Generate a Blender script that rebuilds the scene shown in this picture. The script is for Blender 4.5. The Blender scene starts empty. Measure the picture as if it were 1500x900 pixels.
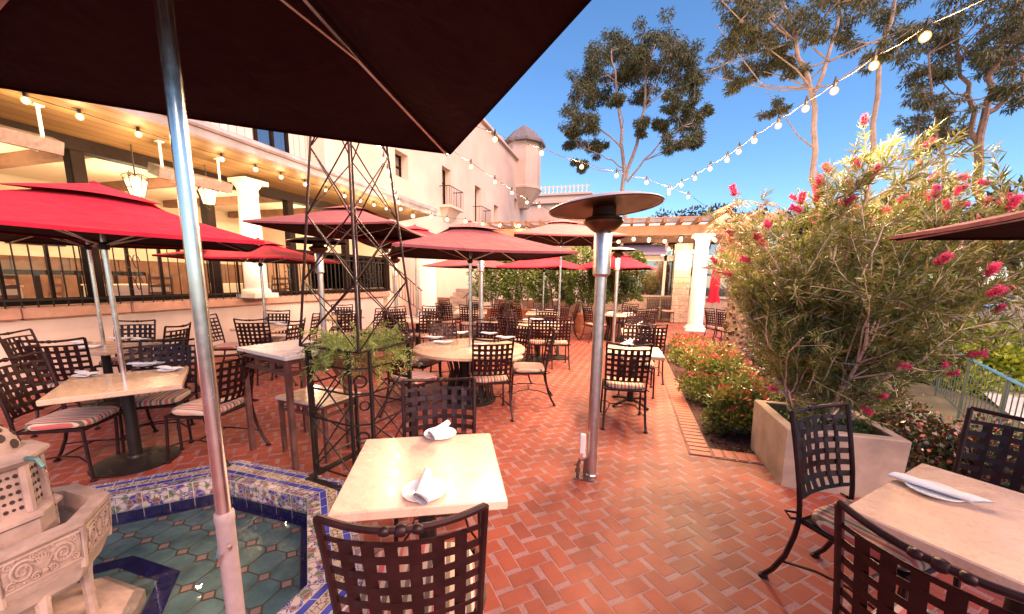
import bpy, math, random
import numpy as np
from mathutils import Vector, Matrix
sc = bpy.context.scene
COL = sc.collection
PI = math.pi
rad = math.radians
random.seed(7)
RNG = np.random.default_rng(11)

# ------------------------------------------------------------------ camera frame (surveyed from vanishing points)
F, PX, PY, H = 555.0, 750.0, 500.0, 1.65
_Y = np.array([170, -88, F]); _Y = _Y / np.linalg.norm(_Y)
_D = np.array([-50, 3400, F]); _D = _D / np.linalg.norm(_D)
_D = _D - _Y * (_D @ _Y); _D /= np.linalg.norm(_D)
_U = -_D
_X = np.cross(_Y, _U)
if _X[0] < 0: _X = -_X
R = np.array([_X, _Y, _U])
def ray(px, py): return R @ np.array([(px - PX) / F, (py - PY) / F, 1.0])
def at(px, py, z):
    r = ray(px, py); t = (z - H) / r[2]
    return np.array([0, 0, H]) + t * r
def at_x(px, py, x):
    r = ray(px, py); return np.array([0, 0, H]) + r * x / r[0]
def at_y(px, py, y):
    r = ray(px, py); return np.array([0, 0, H]) + r * y / r[1]

# ------------------------------------------------------------------ materials
class Nodes:
    def __init__(s, name):
        s.mat = bpy.data.materials.new(name); s.mat.use_nodes = True
        s.t = s.mat.node_tree; s.n = s.t.nodes; s.l = s.t.links
        s.b = s.n['Principled BSDF']
    def new(s, typ, **kw):
        nd = s.n.new(typ)
        for k, v in kw.items(): setattr(nd, k, v)
        return nd
    def put(s, sock, v):
        if isinstance(v, bpy.types.NodeSocket): s.l.new(v, sock)
        else:
            if isinstance(v, (tuple, list)) and len(v) == 3 and len(sock.default_value) == 4: v = (*v, 1)
            sock.default_value = v
    def m(s, op, a, b=None, c=None):
        nd = s.new('ShaderNodeMath', operation=op)
        s.put(nd.inputs[0], a)
        if b is not None: s.put(nd.inputs[1], b)
        if c is not None: s.put(nd.inputs[2], c)
        return nd.outputs[0]
    def mix(s, f, a, b, blend='MIX'):
        nd = s.new('ShaderNodeMix', data_type='RGBA', blend_type=blend)
        s.put(nd.inputs[0], f); s.put(nd.inputs[6], a); s.put(nd.inputs[7], b)
        return nd.outputs[2]
    def obj(s): return s.new('ShaderNodeTexCoord').outputs['Object']
    def pos(s): return s.new('ShaderNodeNewGeometry').outputs['Position']
    def noise(s, scale, detail=3, rough=.5, vec=None, out='Fac', dist=0):
        nd = s.new('ShaderNodeTexNoise'); nd.inputs['Scale'].default_value = scale
        nd.inputs['Detail'].default_value = detail; nd.inputs['Roughness'].default_value = rough
        nd.inputs['Distortion'].default_value = dist
        if vec is not None: s.l.new(vec, nd.inputs['Vector'])
        return nd.outputs[out]
    def voro(s, scale, feature='F1', vec=None, out='Distance'):
        nd = s.new('ShaderNodeTexVoronoi', feature=feature); nd.inputs['Scale'].default_value = scale
        if vec is not None: s.l.new(vec, nd.inputs['Vector'])
        return nd.outputs[out]
    def ramp(s, f, stops, interp='LINEAR'):
        nd = s.new('ShaderNodeValToRGB'); cr = nd.color_ramp; cr.interpolation = interp
        while len(cr.elements) < len(stops): cr.elements.new(.5)
        for e, (p, c) in zip(cr.elements, stops):
            e.position = p; e.color = (*c, 1) if len(c) == 3 else c
        s.put(nd.inputs[0], f); return nd.outputs[0]
    def bump(s, h, strength=.3, dist=.01):
        nd = s.new('ShaderNodeBump'); nd.inputs['Strength'].default_value = strength
        nd.inputs['Distance'].default_value = dist; s.put(nd.inputs['Height'], h)
        s.l.new(nd.outputs[0], s.b.inputs['Normal'])
    def set(s, **kw):
        for k, v in kw.items(): s.put(s.b.inputs[k.replace('_', ' ')], v)
        return s.mat

def simple(name, col, rough=.5, metal=0, var=.25, scale=8, bump=0, bscale=60, spec=None, coat=0):
    n = Nodes(name); p = n.obj()
    f = n.noise(scale, 4, .6, p)
    a = tuple(c * (1 - var) for c in col); b = tuple(min(1, c * (1 + var)) for c in col)
    c = n.ramp(f, [(.3, a), (.7, b)])
    n.set(Base_Color=c, Metallic=metal, Roughness=n.m('MULTIPLY_ADD', f, .25, rough - .12))
    if coat: n.set(Coat_Weight=coat)
    if spec is not None: n.set(Specular_IOR_Level=spec)
    if bump: n.bump(n.noise(bscale, 3, .6, p), bump, .004)
    return n.mat

def emis(name, col, strength, base=(.8, .8, .8)):
    n = Nodes(name); n.set(Base_Color=base, Emission_Color=col, Emission_Strength=strength)
    n.mat.cycles.emission_sampling = 'NONE'
    return n.mat

def halo_shell():  # faintly emissive shell imitating the warm halo around a bulb
    n = Nodes('bulb_halo_glow')
    tb = n.new('ShaderNodeBsdfTransparent'); em = n.new('ShaderNodeEmission'); em.inputs[0].default_value = (1, .46, .13, 1); em.inputs[1].default_value = .95
    lw = n.new('ShaderNodeLayerWeight'); lw.inputs[0].default_value = .35
    ms = n.new('ShaderNodeMixShader'); n.l.new(n.m('MULTIPLY_ADD', lw.outputs[1], -.3, .85), ms.inputs[0])
    n.l.new(tb.outputs[0], ms.inputs[1]); n.l.new(em.outputs[0], ms.inputs[2]); n.l.new(ms.outputs[0], n.n['Material Output'].inputs[0])
    n.mat.cycles.emission_sampling = 'NONE'
    return n.mat

def fabric(name, col, fade=.2):
    n = Nodes(name); o = n.obj()
    f = n.noise(1.3, 5, .65, o); st = n.noise(9, 3, .6, o)
    a = tuple(c * (1 - fade) for c in col); b = tuple(min(1, c * (1 + fade) + .012) for c in col)
    c = n.ramp(n.m('ADD', n.m('MULTIPLY', f, .75), n.m('MULTIPLY', st, .25)), [(.32, a), (.68, b)])
    n.set(Base_Color=c, Roughness=.9, Sheen_Weight=.03, Specular_IOR_Level=.15)
    n.bump(n.m('ADD', n.m('MULTIPLY', n.noise(4.5, 3, .55, o, dist=.8), 1.0), n.m('MULTIPLY', n.noise(260, 2, .5, o), .02)), .55, .03)
    return n.mat

def brick_floor():
    n = Nodes('herringbone_brick'); p = n.pos()
    sp = n.new('ShaderNodeSeparateXYZ')
    wob = n.new('ShaderNodeVectorMath', operation='MULTIPLY_ADD')
    n.l.new(n.noise(6, 2, .5, p, 'Color'), wob.inputs[0]); wob.inputs[1].default_value = (.012, .012, 0)
    n.l.new(p, wob.inputs[2]); n.l.new(wob.outputs[0], sp.inputs[0])
    x, y = sp.outputs[0], sp.outputs[1]
    phi = rad(42); c = .101
    u = n.m('DIVIDE', n.m('ADD', n.m('MULTIPLY', x, math.cos(phi)), n.m('MULTIPLY', y, math.sin(phi))), c)
    v = n.m('DIVIDE', n.m('ADD', n.m('MULTIPLY', x, -math.sin(phi)), n.m('MULTIPLY', y, math.cos(phi))), c)
    i, j = n.m('FLOOR', u), n.m('FLOOR', v)
    fu, fv = n.m('SUBTRACT', u, i), n.m('SUBTRACT', v, j)
    k = n.m('FLOORED_MODULO', n.m('SUBTRACT', i, j), 4.0)
    ish = n.m('LESS_THAN', k, 1.5)
    sec = n.m('LESS_THAN', n.m('ABSOLUTE', n.m('SUBTRACT', k, 1.5)), 1.0)
    nish = n.m('SUBTRACT', 1.0, ish)
    a = n.m('ADD', n.m('ADD', n.m('MULTIPLY', fu, ish), n.m('MULTIPLY', fv, nish)), sec)
    b = n.m('ADD', n.m('MULTIPLY', fv, ish), n.m('MULTIPLY', fu, nish))
    a = n.m('ADD', n.m('MULTIPLY', a, ish), n.m('MULTIPLY', n.m('SUBTRACT', 2.0, a), nish))
    idv = n.new('ShaderNodeCombineXYZ')
    n.put(idv.inputs[0], n.m('SUBTRACT', i, n.m('MULTIPLY', ish, sec)))
    n.put(idv.inputs[1], n.m('SUBTRACT', j, n.m('MULTIPLY', nish, sec)))
    n.put(idv.inputs[2], ish)
    wn = n.new('ShaderNodeTexWhiteNoise'); n.l.new(idv.outputs[0], wn.inputs[0])
    rnd = wn.outputs['Value']
    d = n.m('MINIMUM', n.m('MINIMUM', n.m('SUBTRACT', a, .03), n.m('SUBTRACT', n.m('ADD', 1.64, n.m('MULTIPLY', rnd, .1)), a)),
            n.m('MINIMUM', n.m('SUBTRACT', b, .036), n.m('SUBTRACT', .964, b)))
    rag = n.m('MULTIPLY_ADD', n.noise(45, 3, .7, p), .09, -.045)
    mask = n.new('ShaderNodeMapRange', interpolation_type='SMOOTHSTEP')
    n.put(mask.inputs[0], n.m('ADD', d, rag)); mask.inputs[1].default_value = -.02; mask.inputs[2].default_value = .035
    mk = mask.outputs[0]
    bc = n.ramp(rnd, [(0, (.20, .028, .014)), (.2, (.27, .041, .018)), (.55, (.30, .050, .022)), (.85, (.34, .066, .031)), (1, (.23, .034, .02))])
    bc = n.mix(n.m('MULTIPLY', n.noise(38, 4, .7, p), .5), bc, (.18, .03, .016))
    bc = n.mix(1.0, bc, n.ramp(n.noise(150, 3, .7, p), [(.3, (.72, .7, .7)), (.7, (1.2, 1.2, 1.2))]), 'MULTIPLY')
    bc = n.mix(n.ramp(n.noise(.9, 3, .6, p), [(.42, (0, 0, 0)), (.7, (.4, .4, .4))]), bc, (.36, .085, .045))
    gc = n.ramp(n.noise(90, 3, .6, p), [(.3, (.20, .092, .095)), (.7, (.33, .155, .148))])
    grime = n.ramp(n.noise(1.3, 6, .68, p), [(.34, (.66, .63, .63)), (.52, (.94, .94, .94)), (.7, (1.06, 1.04, 1.02))])
    chip = n.ramp(n.noise(16, 5, .75, p), [(.27, (.55, .5, .5)), (.36, (1, 1, 1))])
    bc = n.mix(1.0, bc, chip, 'MULTIPLY')
    n.set(Base_Color=n.mix(1.0, n.mix(mk, gc, bc), grime, 'MULTIPLY'),
          Roughness=n.m('MULTIPLY_ADD', n.noise(3, 3, .6, p), .3, .5))
    n.bump(n.m('ADD', n.m('MULTIPLY', mk, 1.0), n.m('MULTIPLY', n.noise(70, 4, .6, p), .35)), .5, .006)
    return n.mat

def stripes():
    n = Nodes('striped_cushion'); o = n.obj()
    sp = n.new('ShaderNodeSeparateXYZ'); n.l.new(o, sp.inputs[0])
    f = n.m('FRACT', n.m('MULTIPLY', n.m('ADD', sp.outputs[0], 5.013), 6.6))
    c = n.ramp(f, [(0, (.55, .05, .06)), (.15, (.62, .47, .33)), (.27, (.06, .035, .02)), (.4, (.62, .47, .33)),
                   (.47, (.5, .06, .05)), (.56, (.64, .3, .2)), (.66, (.62, .47, .33)), (.76, (.12, .075, .04)), (.88, (.6, .42, .3))], 'CONSTANT')
    n.set(Base_Color=n.mix(n.noise(200, 2, .5, o), c, n.mix(.5, c, (.3, .2, .15))), Roughness=.85, Sheen_Weight=.2)
    n.bump(n.noise(260, 2, .5, o), .2, .002)
    return n.mat

def travertine(name, lo, hi):
    n = Nodes(name); o = n.pos()
    mp = n.new('ShaderNodeMapping'); n.l.new(o, mp.inputs[0]); mp.inputs['Scale'].default_value = (1.2, 3.5, 2); mp.inputs['Rotation'].default_value = (0, 0, .5)
    f = n.noise(2.2, 6, .62, mp.outputs[0], dist=1.6)
    c = n.ramp(f, [(.3, lo), (.5, hi), (.72, tuple(x * .9 for x in hi))])
    pit = n.ramp(n.noise(55, 3, .65, o), [(.34, (.88, .85, .82)), (.46, (1, 1, 1))])
    n.set(Base_Color=n.mix(1.0, c, pit, 'MULTIPLY'), Roughness=n.m('MULTIPLY_ADD', n.noise(9, 4, .6, o), .3, .1), Coat_Weight=.15)
    n.bump(n.noise(30, 4, .6, o), .06, .004)
    return n.mat

def ornament(name, base, inks, scale, edge=.12, dark=(.05, .05, .22)):
    n = Nodes(name); o = n.pos()
    w = n.new('ShaderNodeVectorMath', operation='MULTIPLY_ADD')
    n.l.new(n.noise(scale * .7, 2, .5, o, 'Color'), w.inputs[0]); w.inputs[1].default_value = (.05, .05, .05); n.l.new(o, w.inputs[2])
    e = n.voro(scale, 'DISTANCE_TO_EDGE', w.outputs[0])
    cell = n.voro(scale, 'F1', w.outputs[0], 'Color')
    sp = n.new('ShaderNodeSeparateColor'); n.l.new(cell, sp.inputs[0])
    ink = n.ramp(sp.outputs[0], [(0, base)] + [((q + 1) / (len(inks) + 1), c) for q, c in enumerate(inks)], 'CONSTANT')
    c = n.mix(n.ramp(e, [(edge * .55, (0, 0, 0)), (edge, (1, 1, 1))]), dark, n.mix(n.ramp(e, [(edge * 1.5, (0, 0, 0)), (edge * 1.9, (1, 1, 1))]), base, ink))
    n.set(Base_Color=c, Roughness=.22, Coat_Weight=.3)
    return n.mat

def carved():
    n = Nodes('carved_stone'); o = n.obj()
    h = n.m('ADD', n.noise(60, 4, .65, o), n.m('MULTIPLY', n.voro(45, 'F1', o), .4))
    c = n.ramp(n.noise(12, 5, .65, o), [(.3, (.33, .21, .16)), (.7, (.47, .33, .265))])
    c = n.mix(n.ramp(n.noise(5, 4, .6, o), [(.4, (0, 0, 0)), (.7, (.5, .5, .5))]), c, (.28, .17, .13))
    n.set(Base_Color=c, Roughness=.8); n.bump(h, .45, .006)
    return n.mat

def leafmat(name, cols, rough=.5, trans=.25):
    n = Nodes(name)
    rpi = n.new('ShaderNodeNewGeometry').outputs['Random Per Island']
    c = n.ramp(rpi, [(q / max(1, len(cols) - 1), cc) for q, cc in enumerate(cols)])
    big = n.ramp(n.noise(1.6, 3, .6, n.pos()), [(.35, (.72, .72, .72)), (.65, (1.15, 1.15, 1.15))])
    c = n.mix(1.0, c, big, 'MULTIPLY')
    n.set(Base_Color=c, Roughness=rough)
    tr = n.new('ShaderNodeBsdfTranslucent'); n.l.new(c, tr.inputs[0])
    ms = n.new('ShaderNodeMixShader'); ms.inputs[0].default_value = trans
    n.l.new(n.b.outputs[0], ms.inputs[1]); n.l.new(tr.outputs[0], ms.inputs[2])
    n.l.new(ms.outputs[0], n.n['Material Output'].inputs[0])
    return n.mat

def glass_mat(name, tint, alpha=.85, rough=.02, fk=1.0):
    n = Nodes(name)
    tb = n.new('ShaderNodeBsdfTransparent'); tb.inputs[0].default_value = (*tint, 1)
    gl = n.new('ShaderNodeBsdfGlossy'); gl.inputs['Roughness'].default_value = rough
    fr = n.new('ShaderNodeFresnel'); fr.inputs[0].default_value = 1.4
    ms = n.new('ShaderNodeMixShader'); n.l.new(n.m('MULTIPLY_ADD', fr.outputs[0], fk, 1 - alpha if alpha < .8 else .0), ms.inputs[0])
    n.l.new(tb.outputs[0], ms.inputs[1]); n.l.new(gl.outputs[0], ms.inputs[2])
    n.l.new(ms.outputs[0], n.n['Material Output'].inputs[0])
    return n.mat

def wood_planks(name, lo, hi, axis=0, width=.12):
    n = Nodes(name); o = n.pos(); sp = n.new('ShaderNodeSeparateXYZ'); n.l.new(o, sp.inputs[0])
    q = n.m('DIVIDE', sp.outputs[axis], width); fl = n.m('FLOOR', q)
    wn = n.new('ShaderNodeTexWhiteNoise', noise_dimensions='1D'); n.put(wn.inputs['W'], fl)
    mp = n.new('ShaderNodeMapping'); n.l.new(o, mp.inputs[0])
    s = [14, 14, 14]; s[1 if axis != 1 else 0] = 1.2; mp.inputs['Scale'].default_value = s
    g = n.noise(1.5, 5, .65, mp.outputs[0])
    c = n.ramp(n.m('ADD', n.m('MULTIPLY', wn.outputs[0], .5), n.m('MULTIPLY', g, .5)), [(.2, lo), (.8, hi)])
    fr = n.m('FRACT', q); gap = n.m('GREATER_THAN', n.m('ABSOLUTE', n.m('SUBTRACT', fr, .5)), .46)
    n.set(Base_Color=n.mix(gap, c, tuple(x * .3 for x in lo)), Roughness=.65)
    return n.mat

M = dict(
    brick=brick_floor(), cushion=stripes(), carved=carved(),
    curb=simple('border_brick', (.29, .055, .028), .6, var=.35, scale=9, bump=.3),
    grout=simple('border_mortar', (.2, .1, .095), .85),
    mulch=simple('bark_mulch', (.045, .014, .010), .95, var=.8, scale=34, bump=1.0, bscale=45),
    concrete=simple('cast_concrete', (.33, .24, .185), .85, var=.32, scale=3.5, bump=.25, bscale=80),
    path=simple('pale_concrete_path', (.45, .42, .39), .85, var=.12, scale=2, bump=.1),
    asphalt=simple('asphalt', (.06, .058, .06), .9, var=.3, scale=2, bump=.2),
    earth=simple('earth_ground', (.07, .06, .03), .95, var=.4, scale=1.2, bump=.4, bscale=20),
    stucco=simple('peach_stucco', (.66, .47, .37), .88, var=.13, scale=.55, bump=.25, bscale=45),
    stucco_low=simple('pink_stucco', (.62, .47, .40), .88, var=.10, scale=1.4, bump=.25, bscale=40),
    plaster=simple('cream_plaster', (.74, .64, .50), .85, var=.06, scale=2),
    white=simple('white_painted_column', (.78, .72, .66), .6, var=.06, scale=4, bump=.05),
    cap=simple('terracotta_cap', (.46, .24, .17), .75, var=.2, scale=6, bump=.2),
    eave=wood_planks('eave_boards', (.12, .07, .024), (.22, .135, .05), 0, .16),
    siding=wood_planks('pale_board_siding', (.5, .36, .32), (.62, .48, .43), 1, .22),
    timber=simple('pergola_timber', (.20, .10, .06), .75, var=.25, scale=5, bump=.2),
    roofing=simple('grey_roofing', (.22, .2, .23), .7, var=.3, scale=3, bump=.3, bscale=20),
    steel_dark=simple('dark_window_steel', (.014, .008, .006), .65, metal=0, var=.3, spec=.08),
    iron=simple('bronze_iron', (.026, .008, .008), .42, metal=.35, spec=.35, var=.4, scale=14, bump=.08, bscale=120),
    blackiron=simple('black_iron', (.02, .014, .012), .5, metal=.4, var=.3),
    rust=simple('rusty_brown_steel', (.15, .065, .05), .5, metal=.35, var=.3, scale=10, bump=.1),
    chrome=simple('polished_aluminium', (.72, .69, .66), .22, metal=1, var=.05, scale=30),
    satin=simple('brushed_steel', (.60, .56, .53), .34, metal=1, var=.1, scale=22),
    sootsteel=simple('heat_stained_steel', (.15, .085, .05), .42, metal=1, var=.4, scale=5),
    domeshell=simple('dull_aluminium', (.62, .55, .52), .5, metal=.6, var=.08, scale=6),
    sleeve=simple('grey_pink_painted_tube', (.36, .27, .26), .5, metal=.2, var=.12, scale=30, bump=.1),
    stone=travertine('cream_travertine', (.60, .375, .26), (.74, .50, .365)),
    stone2=travertine('tan_travertine', (.50, .31, .19), (.60, .41, .28)),
    slab=travertine('white_marble_slab', (.58, .47, .41), (.72, .62, .56)),
    china=simple('white_china', (.82, .80, .80), .15, var=.02, coat=.5),
    linen=simple('white_linen', (.80, .76, .78), .9, var=.04, scale=20, bump=.2, bscale=200),
    cloth=simple('white_tablecloth', (.78, .72, .66), .9, var=.05, scale=5),
    canopy_red=fabric('red_canopy_fabric', (.42, .010, .03)),
    canopy_mauve=fabric('faded_maroon_fabric', (.20, .046, .057)),
    canopy_shaded=fabric('shaded_burgundy_fabric', (.018, .0012, .003)),  # near umbrella fabric; also undersides, with shade put into the colour
    canopy_plum=fabric('dark_plum_fabric', (.12, .055, .08)),
    tile_blue=simple('cobalt_glazed_tile', (.055, .065, .33), .18, var=.35, scale=9, coat=.4),
    tile_green=simple('green_glazed_tile', (.15, .23, .205), .2, var=.35, scale=6, coat=.3),
    tile_pink=simple('pink_clay_diamond', (.46, .27, .20), .35, var=.15, scale=9),
    tile_grout=simple('brown_tile_grout', (.16, .10, .07), .8, var=.2),
    tile_navy=simple('navy_glazed_tile', (.014, .013, .085), .2, var=.4, scale=14, coat=.3),
    orn_floral=ornament('floral_tile', (.60, .47, .36), [(.12, .16, .06), (.09, .05, .22), (.6, .47, .36), (.25, .1, .05)], 26, .055),
    orn_scroll=ornament('scroll_tile', (.55, .42, .30), [(.55, .42, .3), (.34, .22, .1), (.55, .42, .3)], 30, .08, (.12, .07, .05)),
    orn_edge=ornament('leaf_border_tile', (.52, .40, .33), [(.12, .1, .16), (.52, .4, .33), (.3, .12, .08)], 42, .07),
    terracotta=simple('terracotta_pot', (.30, .095, .05), .75, var=.25, scale=7, bump=.2),
    water=glass_mat('pool_water', (.93, .98, .97), .96, .0, .45),
    pane=glass_mat('clear_window_glass', (.96, .93, .88), .95),
    mirror_pane=glass_mat('tinted_window_glass', (.30, .26, .22), .62),
    bulb=emis('warm_bulb', (1, .74, .42), 30), bulb_halo=halo_shell(),
    bulb_hot=emis('lamp_globe', (1, .72, .36), 60),
    lampshade=emis('glowing_shade', (1, .56, .22), 1.5),
    bark=simple('grey_brown_bark', (.19, .12, .09), .9, var=.4, scale=12, bump=.6, bscale=30),
    bark_pale=simple('pale_gum_bark', (.33, .25, .205), .85, var=.3, scale=5, bump=.3),
    twig=simple('tan_twig', (.62, .43, .34), .8, var=.25, scale=20),
    palm=simple('shaggy_palm_bark', (.13, .075, .05), .95, var=.5, scale=18, bump=.9, bscale=40),
    frond_dry=leafmat('dry_fronds', [(.24, .115, .085), (.33, .17, .13), (.16, .075, .05)], .8),
    leaf_gum=leafmat('gum_leaves', [(.05, .075, .035), (.09, .12, .04), (.17, .12, .05), (.07, .10, .05)], .55),
    leaf_bottle=leafmat('bottlebrush_leaves', [(.09, .14, .025), (.19, .23, .045), (.38, .29, .10), (.13, .18, .03), (.28, .27, .06)], .5),
    leaf_ficus=leafmat('ficus_leaves', [(.045, .075, .014), (.09, .13, .022), (.17, .19, .035)], .35),
    leaf_red=leafmat('photinia_leaves', [(.09, .13, .022), (.15, .20, .035), (.22, .25, .05), (.20, .18, .05)], .32),
    leaf_tip=leafmat('red_young_leaves', [(.46, .07, .05), (.55, .16, .09), (.38, .06, .06)], .4),
    leaf_hedge=leafmat('lime_hedge_leaves', [(.13, .19, .018), (.26, .31, .03), (.42, .42, .05)], .4),
    leaf_dark=leafmat('dark_shrub_leaves', [(.015, .03, .008), (.035, .055, .014), (.10, .02, .02), (.05, .07, .02)], .3),
    leaf_fern=leafmat('asparagus_fern', [(.20, .25, .04), (.32, .37, .08), (.42, .42, .14)], .5),
    leaf_far=leafmat('distant_leaves', [(.03, .04, .03), (.06, .065, .045), (.09, .08, .05)], .6),
    leaf_ground=leafmat('ground_creeper_leaves', [(.02, .06, .012), (.05, .11, .02)], .4),
    bloom=leafmat('bottlebrush_bloom', [(.78, .06, .22), (.9, .2, .34), (.68, .05, .14)], .6, .35),
    car_blue=simple('blue_car_paint', (.03, .12, .38), .25, var=.05, coat=.8),
    car_white=simple('white_car_paint', (.6, .58, .58), .25, var=.03, coat=.8),
    car_dark=simple('dark_car_paint', (.02, .02, .035), .25, var=.05, coat=.8),
    car_red=simple('red_car_paint', (.25, .02, .03), .25, var=.05, coat=.8),
    car_glass=simple('car_window', (.02, .025, .03), .1, var=.1, coat=.5),
    rubber=simple('tyre_rubber', (.015, .015, .015), .8),
    railblue=simple('blue_painted_rail', (.045, .13, .24), .45, metal=0, var=.15),
    railgrey=simple('grey_green_rail_paint', (.045, .06, .055), .6, var=.2),
    chair_red=simple('red_upholstery', (.32, .02, .03), .8, var=.15),
    awning=simple('violet_awning', (.16, .13, .24), .8, var=.1),
    blue_panel=simple('blue_painted_board', (.06, .10, .36), .6, var=.15),
    stonewall=ornament('coursed_stone', (.40, .27, .20), [(.36, .24, .18), (.44, .31, .23)], 5, .03, (.24, .15, .11)),
)

# ------------------------------------------------------------------ mesh building
class MB:
    def __init__(s): s.v = []; s.f = []; s.mi = []; s.mats = []
    def _m(s, mat):
        if mat is None: return 0
        if mat not in s.mats: s.mats.append(mat)
        return s.mats.index(mat)
    def add(s, vs, fs, mat=None):
        o = len(s.v); s.v += [tuple(map(float, v)) for v in vs]; k = s._m(mat)
        for f in fs: s.f.append([o + i for i in f]); s.mi.append(k)
    def box(s, c, d, rz=0, mat=None, mtx=None):
        hx, hy, hz = d[0] / 2, d[1] / 2, d[2] / 2
        vs = []
        for sx, sy, sz in ((-1,-1,-1),(1,-1,-1),(1,1,-1),(-1,1,-1),(-1,-1,1),(1,-1,1),(1,1,1),(-1,1,1)):
            p = Vector((sx * hx, sy * hy, sz * hz))
            if mtx is not None: p = mtx @ p
            elif rz: p = Matrix.Rotation(rz, 3, 'Z') @ p
            vs.append((p.x + c[0], p.y + c[1], p.z + c[2]))
        s.add(vs, [(0,3,2,1),(4,5,6,7),(0,1,5,4),(1,2,6,5),(2,3,7,6),(3,0,4,7)], mat); return s
    def cbox(s, c, d, bev=.01, rz=0, mat=None):
        # box with chamfered vertical and top/bottom edges
        hx, hy, hz = d[0] / 2, d[1] / 2, d[2] / 2; vs = []; fs = []
        def ring(b, z): return [(-hx + b, -hy, z), (hx - b, -hy, z), (hx, -hy + b, z), (hx, hy - b, z), (hx - b, hy, z), (-hx + b, hy, z), (-hx, hy - b, z), (-hx, -hy + b, z)]
        def inset(r, e): return [(x * (1 - e / hx), y * (1 - e / hy), z) for x, y, z in r]
        rs = [inset(ring(bev, -hz), bev), ring(bev, -hz + bev), ring(bev, hz - bev), inset(ring(bev, hz), bev)]
        for r in rs: vs += r
        for k in range(3):
            for i in range(8):
                a, b2 = k * 8 + i, k * 8 + (i + 1) % 8
                fs.append((a, b2, b2 + 8, a + 8))
        fs.append(tuple(range(7, -1, -1))); fs.append(tuple(range(24, 32)))
        ca, sa = math.cos(rz), math.sin(rz)
        s.add([(x * ca - y * sa + c[0], x * sa + y * ca + c[1], z + c[2]) for x, y, z in vs], fs, mat); return s
    def tube(s, pts, r, n=8, mat=None, closed=False, flat=None):
        pts = [Vector(p) for p in pts]; m = len(pts)
        rs = r if isinstance(r, (list, tuple)) else [r] * m
        up = None; vs = []; fs = []
        for i, p in enumerate(pts):
            if closed: t = pts[(i + 1) % m] - pts[i - 1]
            else: t = pts[min(i + 1, m - 1)] - pts[max(i - 1, 0)]
            t = t.normalized() if t.length > 1e-9 else Vector((0, 0, 1))
            if up is None:
                up = Vector((0, 0, 1)) if abs(t.z) < .9 else Vector((1, 0, 0))
            a = t.cross(up)
            if a.length < 1e-6: a = t.orthogonal()
            a.normalize(); b = a.cross(t).normalized(); up = b
            for k in range(n):
                th = 2 * PI * k / n + (PI / n)
                q = p + a * (rs[i] * math.cos(th)) + b * (rs[i] * math.sin(th) * (flat or 1))
                vs.append(q)
        for i in range(m if closed else m - 1):
            j = (i + 1) % m
            for k in range(n):
                fs.append((i * n + k, i * n + (k + 1) % n, j * n + (k + 1) % n, j * n + k))
        if not closed:
            fs.append(tuple(range(n - 1, -1, -1))); fs.append(tuple((m - 1) * n + k for k in range(n)))
        s.add(vs, fs, mat); return s
    def bar(s, a, b, r, n=6, mat=None): return s.tube([a, b], r, n, mat)
    def strap(s, pts, w, t, side, mat=None):
        # flat strap: pts centre line, side = list of unit vectors across
        vs = []; fs = []; m = len(pts)
        for i, p in enumerate(pts):
            p = Vector(p); sd = Vector(side[i]).normalized()
            tg = (Vector(pts[min(i + 1, m - 1)]) - Vector(pts[max(i - 1, 0)])).normalized()
            nm = tg.cross(sd).normalized()
            for sx, sy in ((-1, -1), (1, -1), (1, 1), (-1, 1)): vs.append(p + sd * (sx * w / 2) + nm * (sy * t / 2))
        for i in range(m - 1):
            for k in range(4): fs.append((i * 4 + k, i * 4 + (k + 1) % 4, i * 4 + 4 + (k + 1) % 4, i * 4 + 4 + k))
        fs.append((3, 2, 1, 0)); fs.append(tuple((m - 1) * 4 + k for k in range(4)))
        s.add(vs, fs, mat); return s
    def lathe(s, prof, n=20, c=(0, 0, 0), mat=None, mtx=None, ph=0):
        vs = []; fs = []
        for r, z in prof:
            for k in range(n):
                th = 2 * PI * k / n + ph; p = Vector((r * math.cos(th), r * math.sin(th), z))
                if mtx is not None: p = mtx @ p
                vs.append((p.x + c[0], p.y + c[1], p.z + c[2]))
        m = len(prof)
        for i in range(m - 1):
            for k in range(n): fs.append((i * n + k, i * n + (k + 1) % n, (i + 1) * n + (k + 1) % n, (i + 1) * n + k))
        if prof[0][0] > 1e-4: fs.append(tuple(range(n - 1, -1, -1)))
        if prof[-1][0] > 1e-4: fs.append(tuple((m - 1) * n + k for k in range(n)))
        s.add(vs, fs, mat); return s
    def prism(s, poly, z0, z1, mat=None):
        n = len(poly); vs = [(x, y, z0) for x, y in poly] + [(x, y, z1) for x, y in poly]
        fs = [tuple(range(n - 1, -1, -1)), tuple(range(n, 2 * n))] + [(i, (i + 1) % n, n + (i + 1) % n, n + i) for i in range(n)]
        s.add(vs, fs, mat); return s
    def quad(s, a, b, c, d, mat=None): s.add([a, b, c, d], [(0, 1, 2, 3)], mat); return s
    def build(s, name, mat=None, parent=None, smooth=False, world=False):
        me = bpy.data.meshes.new(name)
        vs = s.v
        if world and parent is not None:
            o = Vector((0, 0, 0)); p = parent
            while p is not None: o += p.location; p = p.parent
            vs = [(a - o.x, b - o.y, c - o.z) for a, b, c in vs]
        me.from_pydata(vs, [], s.f)
        mats = s.mats if s.mats else ([mat] if mat else [])
        for m_ in mats: me.materials.append(m_)
        if s.mats: me.polygons.foreach_set('material_index', s.mi)
        me.validate(); me.update()
        if smooth:
            me.polygons.foreach_set('use_smooth', [True] * len(me.polygons))
            try: me.set_sharp_from_angle(angle=rad(40))
            except Exception: pass
        ob = bpy.data.objects.new(name, me); COL.objects.link(ob)
        if parent is not None: ob.parent = parent
        return ob

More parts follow.
